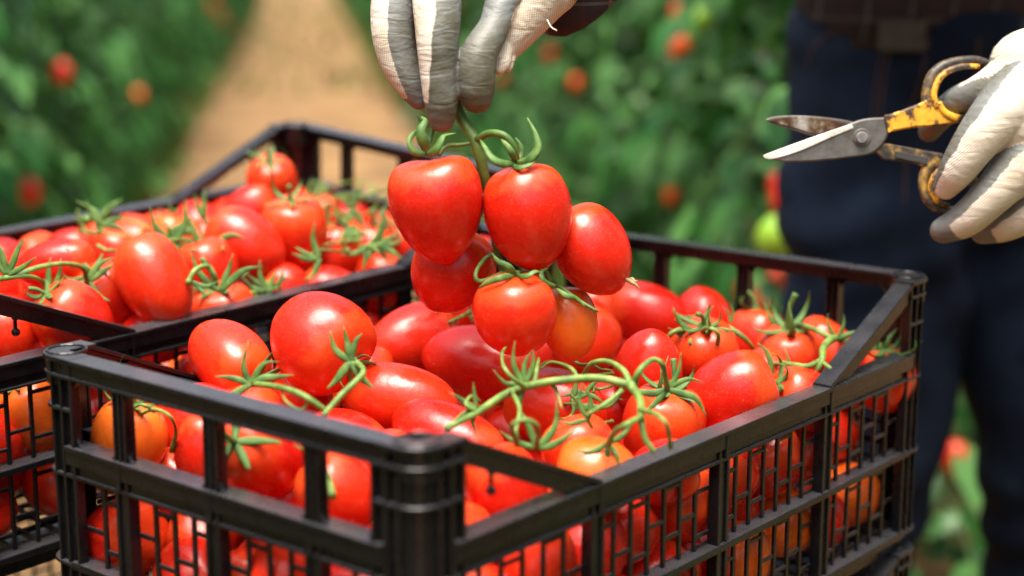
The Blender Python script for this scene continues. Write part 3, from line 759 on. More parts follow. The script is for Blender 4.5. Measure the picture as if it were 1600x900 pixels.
def fill_crate(anchors, Mc, seed, wname, layers, sides, zmax=-.064):
    """fruit seen through the lattice: packed below the top layer, next to the open walls"""
    rng = random.Random(seed); inv = Mc.inverted()
    A = np.array([list(inv @ P) for P, it in anchors]); Ar = np.array([.5*(it[2]+it[3])/FPX*depth(P)*.92 for P, it in anchors])
    pts = []
    for L_, z in enumerate(layers):
        k = 0; u = .040+.022*(L_ % 2)
        while u < CL-.035:
            pts.append([u+rng.uniform(-.006, .006), .042+rng.uniform(-.004, .006), z+rng.uniform(-.008, .008)]); u += .053
        v = .095+.02*(L_ % 2)
        while v < CW-.035:
            if 'u0' in sides: pts.append([.042+rng.uniform(-.004, .006), v, z+rng.uniform(-.008, .008)])
            if 'u1' in sides: pts.append([CL-.042+rng.uniform(-.006, .004), v, z+rng.uniform(-.008, .008)])
            v += .053
        # second rank so nothing shows through between the first
        u = .085
        while u < CL-.06:
            pts.append([u+rng.uniform(-.008, .008), .098+rng.uniform(-.006, .006), z+rng.uniform(-.008, .008)]); u += .056
        if L_ == 0:
            for v in (.10, .155, .21, .265, .305):
                u = .05
                while u < CL-.04:
                    pts.append([u+rng.uniform(-.01, .01), v+rng.uniform(-.006, .006), -.083+rng.uniform(-.004, .004)]); pts.append([u+.028, v+.024, -.066]); u += .056
            for v in (.15, .205, .26, .305):
                u = .06
                while u < CL-.04:
                    pts.append([u+rng.uniform(-.01, .01), v+rng.uniform(-.006, .006), z+rng.uniform(-.008, .008)]); u += .057
    X = np.array(pts); r = .0262*np.array([rng.uniform(.92, 1.06) for _ in pts])
    for it in range(80):
        D = X[:, None]-X[None]; L = np.linalg.norm(D, axis=2)+1e-9; ov = np.maximum(0, (r[:, None]+r[None])*1.0-L); np.fill_diagonal(ov, 0)
        X = X + .25*(D/L[..., None]*ov[..., None]).sum(1)
        D = X[:, None]-A[None]; L = np.linalg.norm(D, axis=2)+1e-9; ov = np.maximum(0, r[:, None]+Ar[None]-L)
        X = X + .6*(D/L[..., None]*ov[..., None]).sum(1)
        X[:, 0] = np.clip(X[:, 0], .0125+r, CL-.0125-r); X[:, 1] = np.clip(X[:, 1], .0125+r, CW-.0125-r); X[:, 2] = np.clip(X[:, 2], -.2035+r, zmax)
    D = X[:, None]-A[None]; L = np.linalg.norm(D, axis=2); keep = (L > (r[:, None]+Ar[None])*.68).all(1)
    X = X[keep]; r = r[keep]
    # keep the view of the top layer clear: drop small fill that would ride up in front of it
    def clear(p, rr):
        P = Mc @ Vector(p); d = depth(P); q = P-CAM; sx, sy = q.dot(CR)/d, q.dot(CU)/d
        for A_, it in anchors:
            da = depth(A_); qa = A_-CAM
            if d < da-.004 and math.hypot(sx-qa.dot(CR)/da, sy-qa.dot(CU)/da) < rr/d*.75+.5*(it[2]+it[3])/FPX*.85 and p[2] > -.105: return False
        return True
    keep = np.array([clear(p, q) for p, q in zip(X, r)]); X = X[keep]; r = r[keep]
    sideN = {}
    order = np.argsort(X[:, 0]+X[:, 1]*.001)
    for i in order:
        p = X[i]; lay = 'upper' if p[2] > -.135 else 'lower'
        if p[1] < .07: wl = 'long side'; key = (wl, lay)
        elif p[0] < .07: wl = 'near end'; key = (wl, lay)
        elif p[0] > CL-.07: wl = 'far end'; key = (wl, lay)
        else: wl = None
        P = Mc @ Vector(p); ax = Vector((rng.gauss(0, 1), rng.gauss(0, 1), rng.gauss(0, .8))).normalized()
        half = r[i]*rng.uniform(1.05, 1.3)
        # keep the long axis from poking through the walls
        if wl: n_ = (Mc.to_3x3() @ (Vector((0, 1, 0)) if wl == 'long side' else Vector((1, 0, 0)))); ax = (ax - n_*ax.dot(n_)*.8).normalized()
        cal = (rng.uniform(.7, 1.0), rng.choice((None, .6))) if rng.random() < .22 else None
        if wl:
            c = sideN.get(key, 0); sideN[key] = c+1
            lab = '%s tomato from the left behind the %s lattice of the %s crate, %s rows' % (ordinal(c), wl, wname, lay)
            gr = 'tomatoes behind the %s lattice of the %s crate' % (wl, wname)
        else:
            lab = None
            near = sorted(anchors, key=lambda q: (q[0]-P).length)
            for na, ps in [(n_, p_) for p_ in (0, 1, 2, 3, 4) for n_ in near[:6]] + [(n_, p_) for p_ in (0, 1, 2, 3, 4) for n_ in near[6:]]:
                dl = na[0]-P; lr = 'right of' if dl.x < 0 else 'left of'; fb = 'behind' if dl.y < 0 else 'before'
                dq = (lr, fb, 'deep under', 'just beneath', 'far below')[ps] if abs(dl.x) > abs(dl.y) else (fb, lr, 'deep under', 'just beneath', 'far below')[ps]
                c_ = 'buried tomato %s the %s' % (dq, na[1][-1])
                if c_ not in USED and len(c_.split()) < 17: lab = c_; break
            USED.add(lab); gr = 'tomatoes buried inside the %s crate' % wname
        FILL.append(place_tomato(P, ax, half, r[i], 'orange' if rng.random() < .09 else 'red', 0, lab, 'tomato', gr, calyx=cal))
FILL = []; USED = set()
def build_layer(items, Mc, group):
    an = resolve(items, Mc)
    for P, it in an:
        px, py, a, b, ang, tow, z, heart, mat, cal, lab = it
        d = depth(P); s = d/FPX; rad = b*s; half = max(a*s, rad*1.0)
        c = math.cos(R_(tow)); half_true = math.sqrt(max((a*s)**2-(rad*math.sin(R_(tow)))**2, (rad*.95*c)**2))/max(c, .3)
        half_true = min(half_true, rad*1.85)
        place_tomato(P, img_axis(ang, tow), max(half_true, rad*1.02), rad, mat, heart, lab, 'tomato', group, calyx=cal)
    return an
anA = build_layer(FRONT, MA, 'loose tomatoes heaped in the front crate')
anB = build_layer(REAR, MB_, 'loose tomatoes heaped in the rear crate')
fill_crate(anA, MA, 21, 'front', (-.112, -.160), ('u0',))
fill_crate(anB, MB_, 22, 'rear', (-.125, -.170), ('u0',), -.086)

# ------------------------------------------------------------------ loose vines lying on the heaps
def vine(name, label, strands, parent=None, mat='vine', group='vine stems lying on the tomatoes'):
    """strands: list of (points (px,py,lift), radii px). Depth comes from the crate heap height given as z below the rim"""
    g = Geo()
    for pts, rad in strands:
        P = []; R0 = []
        rr = rad if isinstance(rad, (list, tuple)) else [rad]*len(pts)
        for (px, py, z), r in zip(pts, rr):
            p = PZ(px, py, RIM+z); P.append(p); R0.append(r*.72/FPX*depth(p))
        g.tube(P, R0, 8, 5)
        # swollen joint at the fork
        j = P[0]; t_ = (P[1]-P[0]).normalized(); g.tube([j-t_*R0[0]*1.2, j, j+t_*R0[0]*1.6], [R0[0]*.7, R0[0]*1.32, R0[0]*.8], 8, 3)
    o = g.obj(name, M[mat], parent)
    if parent is None: tag(o, label, 'vine stem', group)
    return o
def ribbon_sepals(parent, px, py, z, L, angs, seed, mat='calyx', wd=.13, curl=8):
    """loose sepals of a calyx drawn as curling ribbons, a part of the vine"""
    g = Geo(); rng = random.Random(seed); c = PZ(px, py, RIM+z); s = depth(c)/FPX
    for a in angs:
        a = R_(a); d = CR*math.cos(a)+CU*math.sin(a); n_ = (CU*math.cos(a)-CR*math.sin(a))*rng.uniform(-.3, .3)
        l = L*s*rng.uniform(.8, 1.15)
        lift = Vector((0, 0, 1))*.8-CF*.3
        pts = [c, c+d*l*.35+lift*l*.03, c+d*l*.7+n_*l*.5+lift*l*rng.uniform(.0, .15), c+d*l*1.05+n_*l*1.9+lift*l*rng.uniform(.0, .3)]
        g.tube(pts, [wd*l*.5, wd*l*.74, wd*l*.5, wd*l*.05], 6, 4, flat=.28, nrm=-CF)
    g.obj('calyx', M[mat], parent)
v1 = vine('vine_stem', 'thick pale green forked vine crossing the middle of the front heap', [
    ([(700, 668, -.030), (745, 645, -.026), (790, 616, -.020), (830, 602, -.014), (880, 594, -.010), (935, 591, -.010), (985, 602, -.014)], [7, 8, 9, 9, 9, 9, 10]),
    ([(985, 602, -.014), (1000, 625, -.018), (1002, 655, -.024), (1008, 685, -.034), (1024, 708, -.042)], [10, 9, 8, 7, 6]),
    ([(985, 602, -.014), (975, 580, -.008), (950, 565, -.006), (925, 568, -.010), (912, 585, -.020)], [8, 7, 6, 6, 5]),
    ([(990, 600, -.014), (1000, 578, -.004), (1020, 562, .000), (1035, 570, -.004), (1040, 592, -.016), (1043, 610, -.028)], [8, 7, 6, 6, 6, 7]),
    ([(1001, 640, -.020), (1025, 648, -.014), (1042, 665, -.018), (1048, 700, -.036)], [7, 6, 5, 6]),
    ([(1001, 652, -.022), (978, 664, -.022), (960, 675, -.032), (950, 695, -.046)], [7, 7, 6, 8]),
    ([(820, 604, -.014), (800, 590, -.006), (786, 570, .000), (786, 548, .000), (800, 538, -.006)], [7, 5, 4, 3, 2]),
    ([(835, 600, -.014), (838, 580, -.008), (842, 560, -.008)], [6, 5, 3]),
    ([(800, 612, -.018), (812, 640, -.022), (806, 672, -.030), (808, 694, -.040)], [6, 5, 5, 7]),
    ([(808, 694, -.040), (800, 665, -.020), (822, 656, -.016), (840, 668, -.022), (838, 700, -.044)], [6, 5, 5, 5, 6]),
    ([(860, 596, -.012), (870, 612, -.018), (878, 638, -.026)], [5, 4, 1.5]),
    ([(905, 592, -.010), (890, 574, -.006), (862, 566, -.010), (845, 576, -.016)], [4, 4, 3, 2]),
    ([(970, 612, -.016), (945, 632, -.022), (918, 650, -.030), (925, 668, -.040)], [5, 5, 5, 4]),
    ([(745, 645, -.026), (728, 632, -.020), (738, 618, -.018), (752, 628, -.024)], [6, 5, 3, 1.5]),
])
ribbon_sepals(v1, 1043, 608, -.026, 62, (200, 232, 28, 52, -20), 1, wd=.12); ribbon_sepals(v1, 838, 700, -.044, 60, (40, 5, 110, 170), 2)
ribbon_sepals(v1, 950, 692, -.046, 50, (215, 265, 305, 20), 3); ribbon_sepals(v1, 820, 600, -.014, 55, (95, 130, 60, 185, 250), 4); ribbon_sepals(v1, 745, 640, -.024, 42, (150, 200, 250, 100), 5)
ribbon_sepals(v1, 920, 655, -.032, 42, (80, 130, 200), 6)
v2 = vine('vine_stem', 'crossed green stems beside the largest round tomato', [
    ([(392, 600, -.018), (430, 604, -.012), (468, 615, -.010), (495, 632, -.016), (510, 644, -.022)], [7, 7, 7, 7, 7]),
    ([(508, 646, -.022), (535, 616, -.012), (560, 592, -.004), (568, 578, -.002), (552, 562, -.004)], [6, 7, 7, 6, 8]),
    ([(485, 625, -.014), (470, 640, -.020), (448, 628, -.016), (440, 612, -.014)], [4, 3, 3, 2])])
ribbon_sepals(v2, 548, 565, -.002, 52, (78, 100, 150, 235, 300), 7, wd=.17, curl=4); ribbon_sepals(v2, 392, 600, -.016, 55, (20, 60, 165, 215, 120), 8, wd=.14)
v3 = vine('vine_stem', 'zigzag pale green vine inside the far right brace', [
    ([(1318, 528, -0.052), (1300, 530, -0.042), (1286, 545, -0.042), (1284, 565, -0.046), (1268, 588, -0.058), (1240, 605, -0.070), (1228, 618, -0.078)], [7, 9, 8, 7, 7, 6, 6]),
    ([(1300, 530, -0.042), (1275, 516, -0.036), (1250, 508, -0.036), (1238, 515, -0.044), (1236, 530, -0.056)], [7, 6, 6, 6, 7]),
    ([(1284, 562, -0.046), (1262, 572, -0.048), (1240, 570, -0.048), (1215, 568, -0.052), (1200, 582, -0.062)], [6, 6, 6, 5, 5]),
    ([(1310, 528, -0.044), (1335, 540, -0.050), (1352, 556, -0.064), (1362, 575, -0.080)], [7, 6, 5, 5]),
    ([(1284, 565, -0.046), (1300, 578, -0.050), (1318, 592, -0.064)], [5, 5, 5])])
ribbon_sepals(v3, 1236, 528, -0.054, 60, (130, 155, 60, 200, 20), 9, wd=.12); ribbon_sepals(v3, 1206, 590, -0.060, 48, (120, 95, 200, 240), 10); ribbon_sepals(v3, 1222, 622, -0.076, 52, (120, 200, 185, 20, 60), 11, wd=.14)
ribbon_sepals(v3, 1368, 570, -0.070, 60, (60, 95, 35, 210), 12, wd=.13); ribbon_sepals(v3, 1308, 530, -0.044, 42, (20, 130, 60), 13)
vine('vine_stem', 'short stem end showing beside the rightmost hanging tomato', [([(918, 466, -0.070), (950, 468, -0.066), (985, 478, -0.070)], [6, 5, 5])])
v4 = vine('vine_stem', 'dull green vine along the far wall behind the heap', [
    ([(1060, 500, -.040), (1095, 497, -.030), (1130, 508, -.030), (1160, 526, -.036), (1178, 545, -.048)], [6, 6, 7, 6, 5]),
    ([(1090, 520, -.034), (1060, 516, -.026), (1042, 530, -.034), (1052, 545, -.046)], [6, 6, 5, 4]),
    ([(1090, 524, -.034), (1105, 512, -.022), (1122, 522, -.026), (1118, 545, -.040), (1105, 556, -.050)], [6, 5, 5, 5, 4]),
    ([(1088, 522, -.034), (1078, 535, -.034), (1092, 550, -.046)], [5, 4, 3])])
ribbon_sepals(v4, 1092, 526, -.032, 50, (20, 75, 150, 190, 260, 310), 14, wd=.15); ribbon_sepals(v4, 1140, 505, -.032, 30, (90, 60), 15)
v5 = vine('vine_stem', 'single cut green stalk pointing down in the right end window', [
    ([(486, 702, -.040), (500, 722, -.044), (512, 748, -.049), (520, 776, -.055)], [7, 8.5, 9, 9.5])])
ribbon_sepals(v5, 488, 706, -.040, 30, (170, 80, 30), 16)
v6 = vine('vine_stem', 'curly calyx stems by the orange tomato in the left end window', [
    ([(215, 650, -.045), (240, 640, -.036), (265, 650, -.036), (275, 675, -.050), (268, 705, -.066)], [4, 4.5, 4, 4, 6]),
    ([(240, 642, -.038), (222, 632, -.032), (205, 640, -.040)], [4, 3, 3])], group='vine stems lying on the tomatoes')
# rear crate vines
v7 = vine('vine_stem', 'pale forked stem at the left edge of the rear crate', [
    ([(-20, 438, .016), (20, 432, .018), (60, 418, .022), (100, 412, .022), (128, 418, .016), (136, 440, .002)], [7, 7, 6, 5, 5, 6]),
    ([(10, 434, .018), (45, 432, .018), (65, 440, .010), (76, 460, -.004)], [6, 5, 5, 7])])
ribbon_sepals(v7, 10, 430, .020, 55, (60, 100, 130, 20), 17); ribbon_sepals(v7, 138, 440, .002, 48, (60, 30, 200, 300), 18, wd=.16); ribbon_sepals(v7, 78, 462, -.004, 48, (60, 95, 40), 19)
v8 = vine('vine_stem', 'looping green calyx stem on the rail side of the rear crate', [
    ([(295, 440, .004), (305, 422, .012), (325, 416, .012), (336, 432, .004), (338, 452, -.008)], [6, 6, 5, 5, 6])])
ribbon_sepals(v8, 300, 440, .004, 40, (-30, -45), 20, wd=.14); ribbon_sepals(v8, 345, 455, -.008, 62, (150, 42, 70), 21)
def tangle(label, box_, n_, seed, zr, rad):
    rng = random.Random(seed); st = []
    x0, y0, x1, y1 = box_
    for i in range(n_):
        x = rng.uniform(x0, x1); y = rng.uniform(y0, y1); a = rng.uniform(-1.0, 1.0)+(3.14 if rng.random() < .5 else 0); pts = []
        for k in range(5):
            f = (y-y0)/(y1-y0); z = zr[0]+(zr[1]-zr[0])*f + rng.uniform(-.006, .010)
            pts.append((x, y, z)); x += math.cos(a)*rng.uniform(12, 26); y -= math.sin(a)*rng.uniform(6, 16); a += rng.gauss(0, .7)
            x = min(max(x, x0-8), x1+8); y = min(max(y, y0-6), y1+6)
        st.append((pts, [rad*1.2, rad, rad, rad*.8, rad*.4]))
    o = vine('vine_stem', label, st)
    for i in range(n_//2):
        x = rng.uniform(x0, x1); y = rng.uniform(y0, y1); f = (y-y0)/(y1-y0)
        ribbon_sepals(o, x, y, zr[0]+(zr[1]-zr[0])*f+.006, rng.uniform(28, 44), [rng.uniform(0, 360) for _ in range(4)], seed*31+i, wd=.17)
    return o
tangle('dense vine tangle at the right end of the rear crate', (480, 290, 615, 410), 18, 15, (.016, -.004), 3.2)
tangle('vine stems strewn along the far side of the rear crate', (130, 335, 340, 385), 14, 6, (.016, .008), 3.2)
tangle('small knot of stems under the hanging bunch', (690, 480, 750, 510), 5, 7, (-.025, -.035), 4)
tangle('thin stems between the rear crate tomatoes', (385, 440, 470, 465), 5, 8, (-.02, -.03), 3)
tangle('dull stems caught inside the lattice of the front crate', (880, 560, 960, 660), 6, 9, (-.04, -.055), 3.5)

# ------------------------------------------------------------------ hanging bunch
DB = 1.12
BO = PT(770, 330, DB); bunch = empty('tomato_bunch', BO); tag(bunch, 'bunch of six tomatoes hanging from the gloved fingers', 'tomato bunch')
bpy.context.view_layer.update()
def hang(px, py, a, b, ang, tow, d, heart, mat, cal, lab, dimple=.10, tip=.05, twist=None, curl=1.0):
    s = d/FPX
    o = place_tomato(PT(px, py, d), img_axis(ang, tow), a*s, b*s, mat, heart, None, None, None, bunch, cal, twist, dimple, tip, curl=curl); o['label'] = lab; return o
hang(683, 322, 90, 72, 99, 8, DB, .62, 'red', None, 'heart shaped tomato at the left of the bunch', .12, twist=R_(20))
hang(826, 334, 88, 68, 100, 5, DB+.004, .34, 'red', None, 'tall tomato in the centre of the bunch', .08)
hang(922, 388, 78, 60, 122, 0, DB+.028, .12, 'red', None, 'tilted oval tomato at the right of the bunch', .06)
hang(708, 418, 72, 66, 60, 0, DB+.050, .1, 'red', None, 'shaded round tomato behind the heart shaped one', .06)
hang(806, 486, 70, 67, 95, 18, DB+.004, .1, 'red', None, 'lowest round tomato of the bunch', .10)
hang(888, 503, 60, 45, 100, 0, DB+.045, .1, 'orange', None, 'orange tomato behind the lowest one', .06)
def bs(pts, rad):
    return [PT(x, y, d)-BO for x, y, d in pts], [r/FPX*DB for r in (rad if isinstance(rad, list) else [rad]*len(pts))]
g = Geo()
for pts, rad in [
    ([(711, 124, DB+.012), (714, 150, DB+.014), (719, 180, DB+.012), (733, 203, DB+.008), (745, 225, DB+.006), (753, 255, DB+.008), (760, 290, DB+.014), (768, 330, DB+.022), (776, 390, DB+.026), (788, 430, DB+.02)], [6, 8, 9, 9, 10, 9, 8, 7, 6, 6]),
    ([(745, 218, DB+.004), (765, 208, DB-.006), (788, 212, DB-.012), (803, 232, DB-.010), (806, 254, DB+.0)], [6, 6, 6, 6, 7]),
    ([(745, 222, DB+.006), (720, 226, DB+.006), (698, 228, DB+.004), (684, 242, DB+.002)], [3, 3, 3.5, 5]),
    ([(770, 335, DB+.022), (782, 400, DB+.02), (795, 424, DB+.004), (812, 428, DB-.004)], [5, 5, 5, 6]),
    ([(775, 380, DB+.026), (840, 425, DB+.03), (870, 445, DB+.02), (905, 470, DB+.012), (935, 487, DB+.008)], [5, 5, 4, 3.5, 2]),
    ([(790, 424, DB+.01), (752, 440, DB+.0), (743, 428, DB+.0), (757, 405, DB+.01), (775, 395, DB+.01)], [4, 4, 3.5, 3.5, 3]),
    ([(860, 440, DB+.012), (850, 420, DB+.01), (842, 425, DB+.01)], [4, 4, 2]),
]:
    P, R0 = bs(pts, rad); g.tube(P, R0, 9, 5)
g.obj('stem', M['vine_fresh'], bunch)
# pale cut end of the stem
ce = Geo().tube([PT(710.5, 119, DB+.012)-BO, PT(711, 127, DB+.012)-BO], [.0030, .0036], 10, 2).obj('cut_end', simple('cut_stem_pale', [(.3, (.45, .50, .25)), (.7, (.6, .62, .35))], 100, .7), bunch)
def sep(pts, wd, mat='calyx', flat=.35):
    P = [PT(x, y, d)-BO for x, y, d in pts]; n_ = len(P); prof = [.6, 1.0, .9, .6, .12] if n_ == 5 else ([.6, 1, .7, .12] if n_ == 4 else [.6, 1, 1, .9, .6, .15])
    return P, [wd/FPX*DB*p for p in prof]
g = Geo()
for pts, wd in [([(668, 240, DB-.004), (648, 238, DB-.014), (640, 222, DB-.016), (648, 207, DB-.012), (658, 206, DB-.008)], 6),
                ([(668, 240, DB-.004), (662, 222, DB-.010), (658, 205, DB-.012), (664, 190, DB-.010), (658, 182, DB-.01)], 9),
                ([(668, 242, DB-.006), (680, 236, DB-.016), (688, 222, DB-.018), (694, 212, DB-.016), (712, 208, DB-.012)], 8),
                ([(668, 240, DB+.0), (672, 215, DB+.004), (678, 195, DB+.004), (668, 182, DB+.002)], 4),
                ([(668, 240, DB+.0), (656, 220, DB+.004), (654, 200, DB+.004), (657, 190, DB+.002), (652, 180, DB)], 5)]:
    P, R0 = sep(pts, wd); g.tube(P, R0, 7, 5, flat=.4, nrm=-CF)
g.obj('calyx', M['calyx'], bunch)
g = Geo()
for pts, wd in [([(806, 256, DB-.006), (785, 256, DB-.020), (768, 246, DB-.022), (758, 230, DB-.018), (750, 218, DB-.01)], 7),
                ([(806, 256, DB-.006), (826, 250, DB-.018), (840, 232, DB-.020), (836, 210, DB-.018), (824, 184, DB-.014)], 8),
                ([(806, 256, DB-.004), (800, 240, DB-.014), (790, 225, DB-.014), (778, 212, DB-.010)], 6),
                ([(806, 256, DB+.0), (815, 240, DB+.004), (812, 225, DB+.004), (805, 215, DB+.004)], 5),
                ([(800, 258, DB-.008), (812, 262, DB-.020), (830, 256, DB-.02), (842, 244, DB-.02)], 5)]:
    P, R0 = sep(pts, wd); g.tube(P, R0, 7, 5, flat=.4, nrm=-CF)
g.obj('calyx', M['calyx'], bunch)
g = Geo()
for pts, wd in [([(806, 430, DB-.006), (785, 434, DB-.018), (762, 442, DB-.016), (746, 452, DB-.010)], 6), ([(806, 430, DB-.006), (822, 432, DB-.020), (838, 424, DB-.018), (852, 430, DB-.01)], 5),
                ([(806, 430, DB-.006), (795, 418, DB-.014), (778, 408, DB-.012), (768, 395, DB-.004)], 6), ([(870, 452, DB-.0), (885, 462, DB-.004), (900, 466, DB-.002), (915, 480, DB)], 5),
                ([(868, 448, DB+.0), (850, 440, DB-.008), (846, 425, DB-.006), (858, 418, DB)], 5)]:
    P, R0 = sep(pts, wd); g.tube(P, R0, 7, 5, flat=.4, nrm=-CF)
g.obj('calyx', M['calyx'], bunch)
g = Geo(); P, R0 = sep([(978, 436, DB+.02), (986, 440, DB+.018), (992, 444, DB+.016), (1000, 452, DB+.016)], 4); g.tube(P, R0, 6, 4)
P, R0 = sep([(980, 438, DB+.02), (988, 436, DB+.018), (992, 440, DB+.016), (996, 438, DB+.016)], 3); g.tube(P, R0, 6, 4)
g.obj('dry_tip', M['dry'], bunch)

# ------------------------------------------------------------------ bodies grown from joint chains
def chain_samples(pts, rad, dens=.22):
    """points and radii sampled along a smooth chain"""
    Q = catmull([tuple(p)+(r,) for p, r in zip([tuple(q) for q in pts], rad)], 16)
    out = [Q[0]]; acc = 0
    for a, b in zip(Q[:-1], Q[1:]):
        acc += np.linalg.norm(b[:3]-a[:3])
        if acc > dens*b[3]: out.append(b); acc = 0
    out.append(Q[-1]); return out
_ico = {}
def ico(sub=3):
    if sub not in _ico:
        bm = bmesh.new(); bmesh.ops.create_icosphere(bm, subdivisions=sub, radius=1)
        _ico[sub] = (np.array([v.co[:] for v in bm.verts]), [[v.index for v in f.verts] for f in bm.faces]); bm.free()
    return _ico[sub]
def grow(name, chains, voxel, smooth, mat, parent, extra=0.0, squash=None, sub=3):
    V0, F0 = ico(sub); V = []; Fc = []; k = 0
    for ch in chains:
        for s in chain_samples(ch[0], ch[1]):
            r = s[3]+extra
            V.append(V0*r + s[:3]); Fc += [[i+k for i in f] for f in F0]; k += len(V0)
    V = np.concatenate(V)
    me = bpy.data.meshes.new(name+'_raw'); me.from_pydata(V.tolist(), [], Fc); me.update()
    tmp = bpy.data.objects.new(name+'_raw', me); COL.objects.link(tmp)
    m = tmp.modifiers.new('r', 'REMESH'); m.mode = 'VOXEL'; m.voxel_size = voxel
    s_ = tmp.modifiers.new('s', 'SMOOTH'); s_.factor = .5; s_.iterations = smooth
    dg = bpy.context.evaluated_depsgraph_get(); res = bpy.data.meshes.new_from_object(tmp.evaluated_get(dg))
    bpy.data.objects.remove(tmp); bpy.data.meshes.remove(me)
    res.name = name; res.materials.clear(); res.materials.append(mat)
    return link(name, res, parent, smooth=True)
def coat(o, chains, seed=0):
    """glove coating: chains give (pts, radii, palm direction, threshold, tip start)"""
    me = o.data; n_ = len(me.vertices); co = np.empty(n_*3); me.vertices.foreach_get('co', co); co = co.reshape(-1, 3)
    best = np.full(n_, 1e9); val = np.zeros(n_)
    for ch in chains:
        S = np.array(chain_samples(ch[0], ch[1], .15)); pd = np.array(ch[2]); pd = pd/np.linalg.norm(pd)
        D = np.linalg.norm(co[:, None]-S[None, :, :3], axis=2)-S[None, :, 3]; j = D.argmin(1); dm = D[np.arange(n_), j]
        t = j/(len(S)-1); rv = co-S[j, :3]; rv /= np.linalg.norm(rv, axis=1)[:, None]+1e-9
        g_ = (rv@pd)-ch[3]+(ch[5] if len(ch) > 5 else 0)*t
        g_ = np.maximum(g_, (t-ch[4])*6)
        m_ = dm < best; best[m_] = dm[m_]; val[m_] = g_[m_]
    at = me.attributes.new('coat', 'FLOAT', 'POINT'); at.data.foreach_set('value', np.clip(val*.5, -1, 1).astype(np.float32))

# ---- person --------------------------------------------------------------
person = empty('person', (.50, 1.98, 0))
tag(person, 'person in dark jeans and plaid shirt holding shears and a tomato bunch', 'person')
PI_ = Matrix.Translation(-Vector((.50, 1.98, 0)))
def L3(pts): return [tuple(PI_ @ Vector(p)) for p in pts]
def px3(pts, d=None): return [PT(*p) for p in pts]
# joints
hipR, hipL = (.450, 1.98, .90), (.60, 2.00, .90)
kneeR, kneeL = (.415, 1.92, .50), (.665, 1.93, .50)
ankR, ankL = (.36, 1.99, .09), (.70, 2.01, .09)
pel = (.505, 1.99, .98); waist = (.50, 1.96, 1.06); chest = (.46, 1.76, 1.27); neck = (.43, 1.60, 1.44)
shR, shL = (.27, 1.60, 1.36), (.62, 1.66, 1.37)
wristR = PT(885, -45, 1.16); wristL = PT(1775, 60, 1.30)
elbR = Vector((.13, 1.36, 1.17)); elbL = Vector((.78, 1.52, 1.14))
handR = [ # his right hand: index finger, middle finger, thumb, thenar, back of the hand
]
body_ch = [(L3([pel, waist, chest, neck]), [.098, .095, .105, .055]), (L3([chest, shR]), [.085, .055]), (L3([chest, shL]), [.085, .055]),
           (L3([neck, (.41, 1.55, 1.52)]), [.056, .053]),
           (L3([hipR, kneeR, ankR]), [.070, .045, .035]), (L3([hipL, kneeL, ankL]), [.070, .045, .035]), (L3([hipR, pel, hipL]), [.09, .098, .09]),
           (L3([shR, elbR, wristR]), [.052, .036, .024]), (L3([shL, elbL, wristL]), [.052, .036, .024]),
           # head: skull, jaw, nose, ears
           (L3([(.405, 1.535, 1.60), (.400, 1.500, 1.62)]), [.088, .082]), (L3([(.400, 1.485, 1.56), (.397, 1.470, 1.53)]), [.062, .042]),
           (L3([(.397, 1.425, 1.60), (.396, 1.402, 1.575)]), [.012, .015]), (L3([(.49, 1.53, 1.60), (.495, 1.54, 1.575)]), [.016, .012]), (L3([(.315, 1.53, 1.60), (.31, 1.54, 1.575)]), [.016, .012]),
           (L3([(.385, 1.425, 1.545), (.41, 1.425, 1.545)]), [.010, .010])]
grow('body', body_ch, .008, 6, M['skin'], person, sub=2)
hr = grow('hair', [(L3([(.405, 1.565, 1.62), (.405, 1.545, 1.66)]), [.092, .088])], .008, 2, M['hair'], person, sub=2)
for sx in (-1, 1):
    bm = bmesh.new(); bmesh.ops.create_icosphere(bm, subdivisions=2, radius=.012, matrix=Matrix.Translation(PI_ @ Vector((.398+sx*.032, 1.428, 1.612))))
    bm_obj('eye', bm, M['hair'], person, True)
g = Geo(); c = Vector(L3([(.405, 1.54, 1.665)])[0])
prof = [(.19, 0, ), (.105, .012), (.10, .04), (.085, .09), (.03, .11), (.001, .112)]
V = []; Fc = []
for r, z in prof:
    for k in range(28):
        a = 2*math.pi*k/28; V.append(c+Vector((r*math.cos(a), r*math.sin(a), z+.01*math.cos(2*a)*(r > .15))))
for j in range(len(prof)-1):
    for k in range(28): Fc.append((j*28+k, j*28+(k+1) % 28, (j+1)*28+(k+1) % 28, (j+1)*28+k))
hat = link('hat', raw_mesh('hat', V, Fc, M['straw']), person); md = hat.modifiers.new('t', 'SOLIDIFY'); md.thickness = .004
# jeans: wide hips, legs touching above the knee
jn = grow('jeans', [(L3([(.452, 1.985, .98), (.440, 1.985, .90), (.430, 1.95, .70), (.415, 1.92, .50), (.385, 1.95, .28), (.38, 1.99, .13)]), [.115, .120, .112, .098, .085, .080]),
             (L3([(.57, 2.00, .98), (.60, 2.00, .90), (.625, 1.97, .70), (.655, 1.94, .50), (.675, 1.97, .28), (.69, 2.00, .13)]), [.115, .120, .112, .098, .085, .080]),
             (L3([(.44, 1.985, .97), (.505, 1.96, .97), (.57, 1.99, .97)]), [.118, .122, .118])], .007, 4, M['denim'], person, sub=3)
me = jn.data; n_ = len(me.vertices); co = np.empty(n_*3); me.vertices.foreach_get('co', co); co = co.reshape(-1, 3)
no_ = np.empty(n_*3); me.vertices.foreach_get('normal', no_); no_ = no_.reshape(-1, 3)
f1 = np.sin(co[:, 2]*38+co[:, 0]*22+np.sin(co[:, 0]*31)*1.4)*np.clip(np.sin(co[:, 2]*9+1.2), 0, 1)
f2 = np.sin(co[:, 2]*61-co[:, 0]*35+np.sin(co[:, 2]*17)*2)
co = co+no_*((f1*.009+f2*.0035)[:, None]); me.vertices.foreach_set('co', co.ravel()); me.update()
